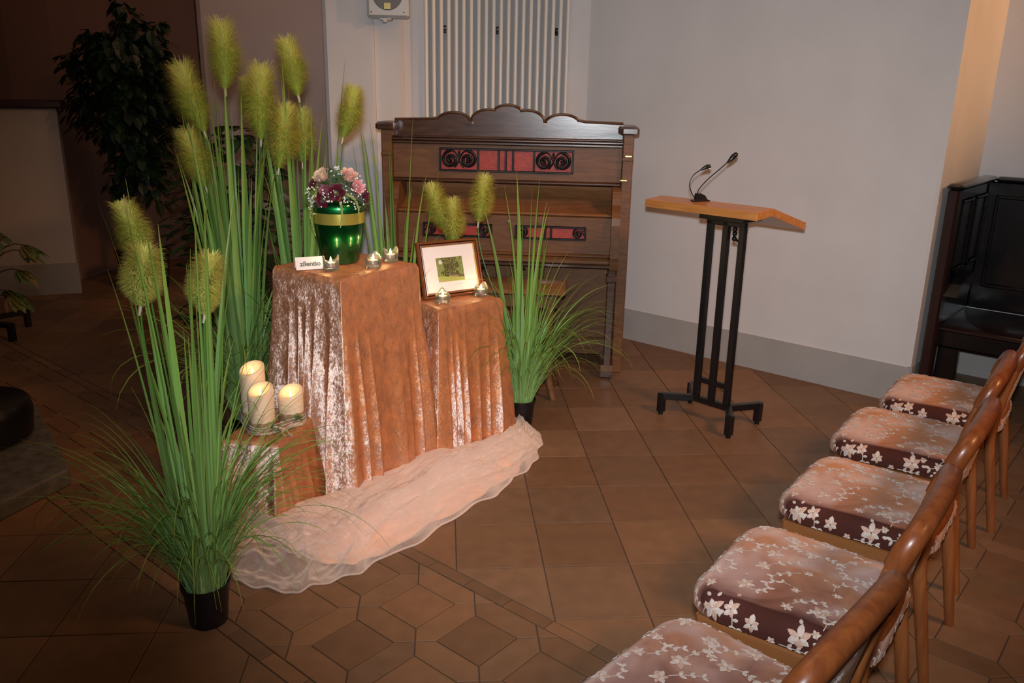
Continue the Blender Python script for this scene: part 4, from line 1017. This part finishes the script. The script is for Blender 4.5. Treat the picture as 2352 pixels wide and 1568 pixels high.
# keep the trio on the low plinth
PC=[((-.688,2.955,zc),.185,'front one of the three ivory candles, overlapping the other two',True),((-.738,3.058,zc),.235,'tallest of the three ivory candles, at the back left',True),((-.596,3.045,zc),.145,'shortest of the three ivory candles, at the back right',True)]
for (p,H,lb,b) in PC: pillar(p,H,lb,R_(60),b); L_fl.append((p[0],p[1],p[2]+H-.004,.02))
tw=thing('cord_decoration','white cord and jute lace bow wound around the feet of the three ivory candles','ribbon',(0,0,zc))
cen=Vector((-.670,3.010))
q=MB()
for k,(z,rr_) in enumerate(((.006,.002),(.012,.002),(.024,.0018),(.034,.0018))):
    hull=[]
    for i in range(73):
        a=2*math.pi*i/72; d=Vector((math.cos(a),math.sin(a))); m_=max((Vector(p[:2])-cen).dot(d) for p,_,_,_ in PC)+.0485+.004
        # support function -> point on the hull of the three circles
        b_=max(PC,key=lambda c:(Vector(c[0][:2])-cen).dot(d)); pp=Vector(b_[0][:2])+d*(.0475+.0050)
        hull.append((pp.x,pp.y,z+.003*math.sin(a*3+k)))
    q.tube(hull,rr_,n=6)
q.build('white_cord',M['cord'],tw)
q=MB(); lo,hi_=[],[]
for i in range(73):
    a=2*math.pi*i/72; d=Vector((math.cos(a),math.sin(a))); b_=max(PC,key=lambda c:(Vector(c[0][:2])-cen).dot(d)); pp=Vector(b_[0][:2])+d*(.0475+.0026)
    lo.append(q.vert((pp.x,pp.y,.001))); hi_.append(q.vert((pp.x,pp.y,.030)))
for i in range(72): q.face((lo[i],lo[i+1],hi_[i+1],hi_[i]))
q.build('jute_ribbon',M['jute'],tw,angle=None)
def ribbon(q,pts,w,upv=(0,0,1)):
    P=spline(pts,6); up_=Vector(upv); a=[q.vert(p-up_*w/2) for p in P]; b_=[q.vert(p+up_*w/2) for p in P]
    for i in range(len(P)-1): q.face((a[i],a[i+1],b_[i+1],b_[i]))
bx=Vector((-.603,2.935,.014))
for lb,pts,w in (('bow_loop',[(0,0,0),(.02,-.012,.014),(.052,-.004,.020),(.066,.018,.012),(.050,.034,.008),(.02,.026,.006),(0,.004,0)],.013),('bow_loop',[(0,0,0),(-.015,-.016,.012),(-.035,-.018,.016),(-.040,-.005,.010),(-.02,.004,.004),(0,0,0)],.013),
              ('bow_tail',[(0,0,0),(.012,-.018,-.002),(.018,-.03,-.008),(.034,-.036,-.010)],.012),('bow_tail',[(0,0,0),(-.006,-.02,-.002),(-.002,-.036,-.008),(.01,-.044,-.010)],.012)):
    q=MB(); ribbon(q,[tuple(bx+Vector(p)) for p in pts],w); o=q.build(lb,M['lace'],tw,angle=None); so=o.modifiers.new('s','SOLIDIFY'); so.thickness=.0025
for c in ((-.648,2.925,.030),(-.560,2.985,.040),(-.625,2.92,.026)):
    q=MB()
    for i in range(60):
        d=Vector((fr.gauss(0,1),fr.gauss(0,1),fr.gauss(0,.8)+.3)).normalized(); L_=fr.uniform(.006,.018); q.tube([c,Vector(c)+d*L_],.0009,n=4); q.ball(Vector(c)+d*L_,.0018,nu=5,nv=4)
    q.build('moss_sprig',M['moss'],tw)
# ------------------------------------------------------------------ artificial pampas grasses
def mixc(a,b,t): return tuple(a[i]*(1-t)+b[i]*t for i in range(3))+(1,)
G_lo=(.36,.60,.21); G_mid=(.22,.43,.09); G_hi=(.22,.30,.035); G_tip=(.27,.21,.05); G_y=(.52,.52,.20)
def blade(q,rg_,base,az,th0,bend,L,w,n=12,pale=0.0,tipdroop=0,kink=None):
    p=Vector(base); th=th0; a=az; ds=L/n; cols=[]; prev=None
    tw=rg_.uniform(-.9,.9); c0=mixc(G_lo,G_y,pale); va=rg_.uniform(.6,1.25)
    for i in range(n+1):
        t=i/n; d=Vector((math.sin(th)*math.cos(a),math.sin(th)*math.sin(a),math.cos(th)))
        side=Vector((-math.sin(a+tw),math.cos(a+tw),0)); side=(side-d*side.dot(d)).normalized(); nn=side.cross(d)
        ww=w*(1-t**2.6)*(.55+.45*min(1,t*5))+.0004
        c=mixc(c0,G_mid,min(1,t*1.6)) if t<.62 else mixc(G_mid,G_tip if t>.93 else G_hi,(t-.62)/.38)
        c=tuple(v*va for v in c[:3])+(1,)
        cur=(q.vert(p-side*ww,c),q.vert(p+nn*ww*.35,c),q.vert(p+side*ww,c))
        if prev: q.face((prev[0],prev[1],cur[1],cur[0])); q.face((prev[1],prev[2],cur[2],cur[1]))
        prev=cur; p=p+d*ds
        th+=bend*(.25+1.75*t)*1.0/n + (tipdroop*max(0,t-.55)/n*4)
        if kink and i==int(kink*n): th+=rg_.choice((.6,1.0))
        if p.z<.01: p.z=.01
def plume_obj(parent,base,tip,W,seed,nf=5600):
    """feathery plume from base to tip with half-width W; one mesh of many fine fibres"""
    rg_=random.Random(seed); q=MB(); B=Vector(base); Tp=Vector(tip); ax=(Tp-B); L=ax.length*.92; ax.normalize()
    s1=ax.cross(Vector((0,1,0))).normalized(); s2=ax.cross(s1).normalized(); bn=Vector((rg_.uniform(-.03,.03),rg_.uniform(-.02,.02),0))
    def axis(t): return B+ax*L*t+bn*math.sin(t*math.pi)*.5
    for i in range(nf):
        t=rg_.random()**.9*.84; a=rg_.uniform(0,6.283); sd=s1*math.cos(a)+s2*math.sin(a)
        l=W*1.12*(.30+.80*ss(-.05,.26,t))*rg_.uniform(.74,1.10); upk=rg_.uniform(.34,.66)+(.75*ss(.60,.84,t))
        p0=axis(t); up_=l*upk; dr=rg_.uniform(.02,.18)*l
        if t>.70: sd=(sd*(1-.65*ss(.70,.84,t)*rg_.random())); 
        p1=p0+sd*l*.38+ax*up_*.75; p2=p0+sd*l*.75+ax*up_*1.05; p3=p0+sd*l*1.04+ax*up_*1.12-Vector((0,0,dr))
        wv=ax.cross(sd); wv=(wv.normalized() if wv.length>1e-4 else s1)*.0008; br=rg_.uniform(.75,1.2)
        ca=(.50*br,.80*br,.12*br,1); cb_=(.70*br,.82*br,.17*br,1); cc=(.85*br,.76*br,.24*br,1)
        if t>.62 and rg_.random()<.6: cb_=cc
        P=[(p0,ca,.8),(p1,cb_,1),(p2,cc if rg_.random()<.5 else cb_,.8),(p3,cc,.2)]; pv=None
        for p,c,f in P:
            cu=(q.vert(p-wv*f,c),q.vert(p+wv*f,c))
            if pv: q.face((pv[0],pv[1],cu[1],cu[0]))
            pv=cu
    return q.build('plume',M['plume'],parent,smooth=False)
def grass(label,loc,seed,plumes,nb,hb,nt,ht,pot_r=.07,pot_h=.135,az_bias=None,spread=1.0,nlow=30,gr='artificial pampas grasses in black pots',big_w=.0085):
    rg_=random.Random(seed); root=thing('potted_pampas_grass',label,'plant',(loc[0],loc[1],0),0,gr)
    q=MB(); q.lathe([(pot_r*.78,0),(pot_r*.80,.003),(pot_r*.96,pot_h-.014),(pot_r*1.03,pot_h-.013),(pot_r*1.04,pot_h),(pot_r*.97,pot_h),(pot_r*.94,pot_h-.02),(.001,pot_h-.022)],40); q.build('pot',M['pot'],root)
    q=MB()
    for i in range(nb):   # broad upright blades
        a=rg_.uniform(0,6.283); r=pot_r*.75*math.sqrt(rg_.random()); b_=(r*math.cos(a),r*math.sin(a),pot_h-.02)
        az=a+rg_.uniform(-.8,.8); L=rg_.uniform(*hb)
        blade(q,rg_,b_,az,rg_.uniform(.0,.10)*spread+.02,rg_.uniform(-.03,.20),L,rg_.uniform(.45,1.2)*big_w*1.35,n=14,pale=rg_.choice((0,.2,.5)),tipdroop=rg_.choice((0,0,0,.5)),kink=None)
    for i in range(nt):   # thin arching blades
        a=rg_.uniform(0,6.283); r=pot_r*.8*math.sqrt(rg_.random()); b_=(r*math.cos(a),r*math.sin(a),pot_h-.02)
        az=a+rg_.uniform(-.6,.6); L=rg_.uniform(*ht)
        blade(q,rg_,b_,az,rg_.uniform(.05,.42)*spread,rg_.uniform(.3,2.4),L,rg_.uniform(.0014,.0046),n=14,pale=rg_.choice((0,.3)),tipdroop=rg_.choice((0,.6,1.4,2.2)))
    for i in range(nlow): # long drooping hairs
        a=rg_.uniform(0,6.283); b_=(pot_r*.6*math.cos(a),pot_r*.6*math.sin(a),pot_h-.02)
        blade(q,rg_,b_,a+rg_.uniform(-.4,.4),rg_.uniform(.15,.5),rg_.uniform(1.3,2.3),rg_.uniform(.45,.8),rg_.uniform(.0009,.0018),n=18,tipdroop=.6)
    q.build('blades',M['leaf'],root,smooth=False)
    for k,(b_,tp,W) in enumerate(plumes):
        bl=Vector(b_)-Vector((loc[0],loc[1],0)); tl=Vector(tp)-Vector((loc[0],loc[1],0))
        q=MB(); s0=(rg_.uniform(-.03,.03),rg_.uniform(-.03,.03),pot_h-.02); mid=Vector(s0).lerp(bl,.6)+Vector((0,0,.05)); mid.x=s0[0]*.5+bl.x*.5
        q.tube(bez(s0,(s0[0],s0[1],bl.z*.5),(bl.x-(tl.x-bl.x)*.6,bl.y,bl.z*.75),tuple(bl),16),.0028,n=6,colf=lambda t:(.10,.26,.04,1)); q.build('stem',M['leaf'],root)
        q=MB(); d=(tl-bl).normalized(); q.tube([bl-d*.022,bl+d*.012],[.0038,.0055],n=8); q.build('stem_joint',M['stem'],root)
        plume_obj(root,tuple(bl),tuple(tl),W,seed*31+k)
    return root
def pl(x0,z0,x1,z1,Y,W,dy=0): return ((x0,Y,z0),(x1,Y+dy,z1),W)
g1=grass('pampas grass in a black pot at front left, nearest the camera, with three plumes',(-.725,2.245),101,[pl(-.83,1.09,-.865,1.225,2.32,.042),pl(-.815,.99,-.79,1.115,2.22,.045),pl(-.69,.93,-.655,1.08,2.36,.042)],34,(.7,1.22),230,(.35,.75),nlow=60,big_w=.0080)
g2=grass('tall pampas grass behind the left side of the highest plinth, with the topmost plumes',(-.90,3.60),202,[pl(-.89,1.55,-.895,1.76,3.6,.070),pl(-.98,1.38,-1.04,1.60,3.58,.070),pl(-.985,1.16,-1.035,1.345,3.55,.066),pl(-.765,1.35,-.745,1.59,3.62,.078),pl(-.80,1.42,-.82,1.56,3.75,.05)],52,(1.0,1.55),230,(.4,.9),nlow=60,big_w=.0105)
g3=grass('tall pampas grass directly behind the green urn, its rightmost plume beside the flowers',(-.66,3.80),303,[pl(-.615,1.53,-.65,1.71,3.7,.062),pl(-.70,1.235,-.665,1.45,3.62,.066),pl(-.62,1.25,-.615,1.43,3.75,.06),pl(-.44,1.36,-.40,1.53,3.72,.058)],34,(.95,1.6),130,(.5,.95),nlow=25,big_w=.0090)
g4=grass('tall grass without plumes between the green urn and the piano',(-.24,3.90),404,[],26,(.85,1.38),90,(.45,.95),nlow=25,big_w=.0085)
g5=grass('pampas grass in a black pot right of the plinths, in front of the piano',(.365,3.78),505,[pl(0.0,.94,-.055,1.12,3.86,.052),pl(.035,.88,.03,1.055,3.84,.050),pl(.155,.975,.18,1.16,3.88,.052)],26,(.55,1.12),210,(.4,.8),nlow=50,big_w=.0085)
# ------------------------------------------------------------------ leafy plants
def leafy(q,rg_,c,d,L,w,cols,fold=.2,seg=4,lob=False):
    d=d.normalized(); s=d.cross(Vector((0,0,1)));
    if s.length<.1: s=Vector((1,0,0))
    s.normalize(); nn=s.cross(d); col=rg_.choice(cols); br=rg_.uniform(.7,1.2); col=tuple(v*br for v in col)+(1,)
    pv=None; p=Vector(c)
    for i in range(seg+1):
        t=i/seg; ww=w*math.sin(math.pi*(.08+.9*t))**.8; pp=p+d*L*t-Vector((0,0,1))*L*.25*t*t
        cu=(q.vert(pp-s*ww+nn*ww*fold,col),q.vert(pp,col),q.vert(pp+s*ww+nn*ww*fold,col))
        if pv: q.face((pv[0],pv[1],cu[1],cu[0])); q.face((pv[1],pv[2],cu[2],cu[1]))
        pv=cu
fi=thing('weeping_fig','large dark weeping fig with drooping crown in the unlit corner at left','tree',(-2.42,6.78,0)); rg_=random.Random(77)
q=MB(); q.lathe([(.15,0),(.17,.01),(.20,.30),(.21,.31),(.19,.31),(.001,.28)],32); q.build('pot',M['pot'],fi)
q=MB(); q.tube(spline([(0,0,.25),(.03,.02,.8),(-.02,0,1.3),(.02,.01,1.8)],6),[.028]*6+[.022]*6+[.014]*7,n=10)
for k in range(14):
    a=rg_.uniform(0,6.28); z=rg_.uniform(1.0,1.8); q.tube([(0,0,z),(.2*math.cos(a),.2*math.sin(a),z+.18),(.42*math.cos(a),.42*math.sin(a),z+.1)],[.008,.006,.003],n=6)
q.build('trunk',M['bark'],fi)
q=MB(); CL=((.010,.028,.009),(.008,.022,.008),(.016,.036,.012))
lob=[(0,0,1.68,.36,.34,.30,640),(-.02,0,1.40,.42,.34,.30,640),(-.16,0,1.90,.16,.14,.08,60),(.10,0,2.00,.12,.12,.12,60),(.24,0,1.86,.10,.10,.14,50),(.02,0,2.16,.04,.04,.08,10),(-.38,0,1.72,.06,.08,.14,26),(.33,0,2.02,.06,.05,.03,10),(.06,0,1.08,.28,.24,.26,260),(-.13,0,.80,.08,.08,.10,30),(.13,0,.86,.14,.10,.22,70),(.34,0,1.45,.12,.12,.20,70)]
for (x,y,z,a,b_,c,n) in lob:
    for _ in range(n):
        d=Vector((rg_.gauss(0,1),rg_.gauss(0,1),rg_.gauss(0,1))).normalized(); r=rg_.random()**.4
        p=Vector((x+d.x*a*r,y+d.y*b_*r,z+d.z*c*r)); leafy(q,rg_,p,Vector((d.x*.9,d.y*.6,-.5+rg_.uniform(-.6,.6))),rg_.uniform(.06,.10),rg_.uniform(.028,.042),CL,seg=3)
q.build('foliage',M['darkleaf'],fi,smooth=False)
fb_=thing('rubber_plant','dark leafy shrub hidden behind the tall pampas grass stems','plant',(-1.08,4.35,0)); rg_=random.Random(78)
q=MB(); q.lathe([(.12,0),(.15,.22),(.155,.23),(.14,.23),(.001,.2)],32); q.build('pot',M['pot'],fb_)
q=MB()
for k in range(5): q.tube(spline([(0,0,.18),(rg_.uniform(-.1,.1),rg_.uniform(-.1,.1),.7),(rg_.uniform(-.25,.25),rg_.uniform(-.15,.15),1.3)],5),.008,n=6)
q.build('stem',M['bark'],fb_)
q=MB()
for _ in range(420):
    z=rg_.uniform(.35,1.38); a=rg_.uniform(0,6.28); r=.29*math.sqrt(rg_.random())*(1.1-.35*abs(z-.9)); leafy(q,rg_,(r*math.cos(a),r*.6*math.sin(a),z),Vector((math.cos(a),math.sin(a),rg_.uniform(-.6,.5))),rg_.uniform(.07,.11),rg_.uniform(.026,.040),((.03,.06,.015),(.02,.035,.012),(.05,.05,.015)),seg=4)
q.build('foliage',M['darkleaf'],fb_,smooth=False)
# left-edge planter on its stone slab
sb=MB(); pf=[(-1.524,3.198),(-1.505,3.215),(-1.76,3.56),(-2.1,4.0),(-2.9,3.6),(-2.2,2.62)]
sb.prism([(-1.524,3.198),(-1.75,3.56),(-2.0,3.95),(-2.9,3.4),(-1.95,2.20)],lambda p:(p[0],p[1],0),lambda p:(p[0],p[1],.072)); so=sb.build('stone_step',M['stone'],None,smooth=False); tag(so,'low grey stone step on the floor at the left edge','step')
bm_=so.modifiers.new('b','BEVEL'); bm_.width=.008; bm_.segments=2
pn=thing('planter','round black planter standing on the stone step at the left edge','planter',(-2.03,3.50,.073))
q=MB(); q.lathe([(.19,0),(.215,.02),(.225,.12),(.215,.165),(.205,.175),(.19,.17),(.001,.15)],48); q.build('tub',M['pot'],pn)
lp=thing('maple_leaf_plant','reddish-green plant with hand-shaped leaves growing from the black planter','plant',(-2.03,3.50,.225)); rg_=random.Random(5)
q=MB(); tips=[]
for k in range(9):
    a=rg_.uniform(0,6.28); R__=rg_.uniform(.10,.26); z=rg_.uniform(.42,.78)
    e_=(R__*math.cos(a),R__*math.sin(a),z); tips.append(e_)
for e_ in ((.30,.03,.70),(.28,.0,.60),(.26,-.05,.50),(.24,.12,.66)): tips.append(e_)
for e_ in tips: q.tube(bez((0,0,0),(e_[0]*.1,e_[1]*.1,e_[2]*.7),(e_[0]*.6,e_[1]*.6,e_[2]+.05),e_,10),.003,n=5)
q.build('stem',M['bark'],lp)
q=MB()
for e_ in tips:
    a0=math.atan2(e_[1],e_[0])
    for k in range(-3,4): leafy(q,rg_,e_,Vector((math.cos(a0+k*.42),math.sin(a0+k*.42),-.45)),rg_.uniform(.08,.11)*(1-.09*abs(k)),.019,((.09,.10,.02),(.05,.085,.018),(.13,.08,.03)),seg=5)
q.build('foliage',M['darkleaf'],lp,smooth=False)
# metal stand cut off by the left edge
ms=thing('metal_stand','grey-blue metal bracket stand on a black star foot, cut by the left edge','stand',(-3.02,5.40,0))
q=MB(); q.tube([(0,0,.05),(0,0,1.47)],.018,n=12); q.build('pole',M['bluemetal'],ms)
q=MB(); q.box(-.02,.165,-.04,.03,1.400,1.475,bv=.004); q.build('arm',M['bluemetal'],ms)
q=MB(); q.box(-.02,.10,-.05,.02,1.30,1.37,bv=.004); q.box(.035,.085,-.05,.0,1.22,1.30,bv=.004); q.build('clamp',M['bluemetal'],ms)
q=MB()
for a in (0,72,144,216,288):
    c,s=math.cos(R_(a-25)),math.sin(R_(a-25)); q.merge(MB().box(0,.31,-.02,.02,.085,.12,bv=.004),Matrix.Rotation(R_(a-25),4,'Z')); q.merge(MB().box(.29,.325,-.02,.02,.0,.12,bv=.004),Matrix.Rotation(R_(a-25),4,'Z'))
q.build('star_foot',M['steel'],ms)
# ------------------------------------------------------------------ lights
def light(name,typ,loc,energy,col,**k):
    l=bpy.data.lights.new(name,typ); l.energy=energy; l.color=col
    for a,b_ in k.items(): setattr(l,a,b_)
    o=bpy.data.objects.new(name,l); COL.objects.link(o); o.location=loc; return o
def aim(o,t): o.rotation_euler=(Vector(t)-o.location).to_track_quat('-Z','Y').to_euler()
fl_=light('camera_flash','SPOT',(.0,.02,1.66),340,(.90,.95,1.0),shadow_soft_size=.03,spot_size=R_(84),spot_blend=1.0); aim(fl_,(.80,3.6,.95))
am=light('ceiling_lamp','SPOT',(3.3,.5,3.7),430,(1.0,.48,.20),shadow_soft_size=.45,spot_size=R_(52),spot_blend=.8); aim(am,(.65,3.6,.45))
am2=light('warm_overhead_fill','AREA',(.0,3.0,3.9),15,(1.0,.62,.40),shape='DISK',size=2.0); aim(am2,(.3,3.6,0))  # added overhead fill for warmth, stands for no particular fixture
am3=light('niche_lamp','SPOT',(4.55,2.65,2.9),190,(1.0,.50,.20),shadow_soft_size=.12,spot_size=R_(50),spot_blend=.8); aim(am3,(2.72,4.27,2.2))
am4=light('rear_wall_fill','AREA',(-1.5,6.2,3.7),5,(1.0,.55,.36),shape='DISK',size=.5); aim(am4,(-1.7,8.3,1.6))  # added fill that warms and brightens the rear wall, not a real lamp
for i,(x,y,z,e_) in enumerate(L_fl):
    light('candle_glow','POINT',(x,y,z),e_*(1 if i<5 else 1.6),(1,.55,.22),shadow_soft_size=.006)
w=bpy.data.worlds.new('World'); sc.world=w; w.use_nodes=True; w.node_tree.nodes['Background'].inputs[0].default_value=(1,.62,.50,1); w.node_tree.nodes['Background'].inputs[1].default_value=.026
# ------------------------------------------------------------------ camera
cam=bpy.data.cameras.new('Camera'); co=bpy.data.objects.new('Camera',cam); COL.objects.link(co); sc.camera=co
p_,r_,y_=.288556704,.018713739,-.0833065
fwd=Vector((-math.sin(y_)*math.cos(p_),math.cos(y_)*math.cos(p_),-math.sin(p_))); right=Vector((math.cos(y_),math.sin(y_),0)); upv=right.cross(fwd)
r2=right*math.cos(r_)+upv*math.sin(r_); u2=-right*math.sin(r_)+upv*math.cos(r_)
co.matrix_world=Matrix(((r2.x,u2.x,-fwd.x,0),(r2.y,u2.y,-fwd.y,0),(r2.z,u2.z,-fwd.z,1.551),(0,0,0,1)))
cam.sensor_width=36; cam.sensor_fit='HORIZONTAL'; cam.lens=1900/2352*36; cam.clip_start=.05
sc.view_settings.view_transform='Standard'; sc.view_settings.look='None'; sc.view_settings.gamma=1; sc.view_settings.use_curve_mapping=False; sc.view_settings.exposure=0.12
sc.cycles.max_bounces=10; sc.cycles.transparent_max_bounces=24; sc.cycles.transmission_bounces=10
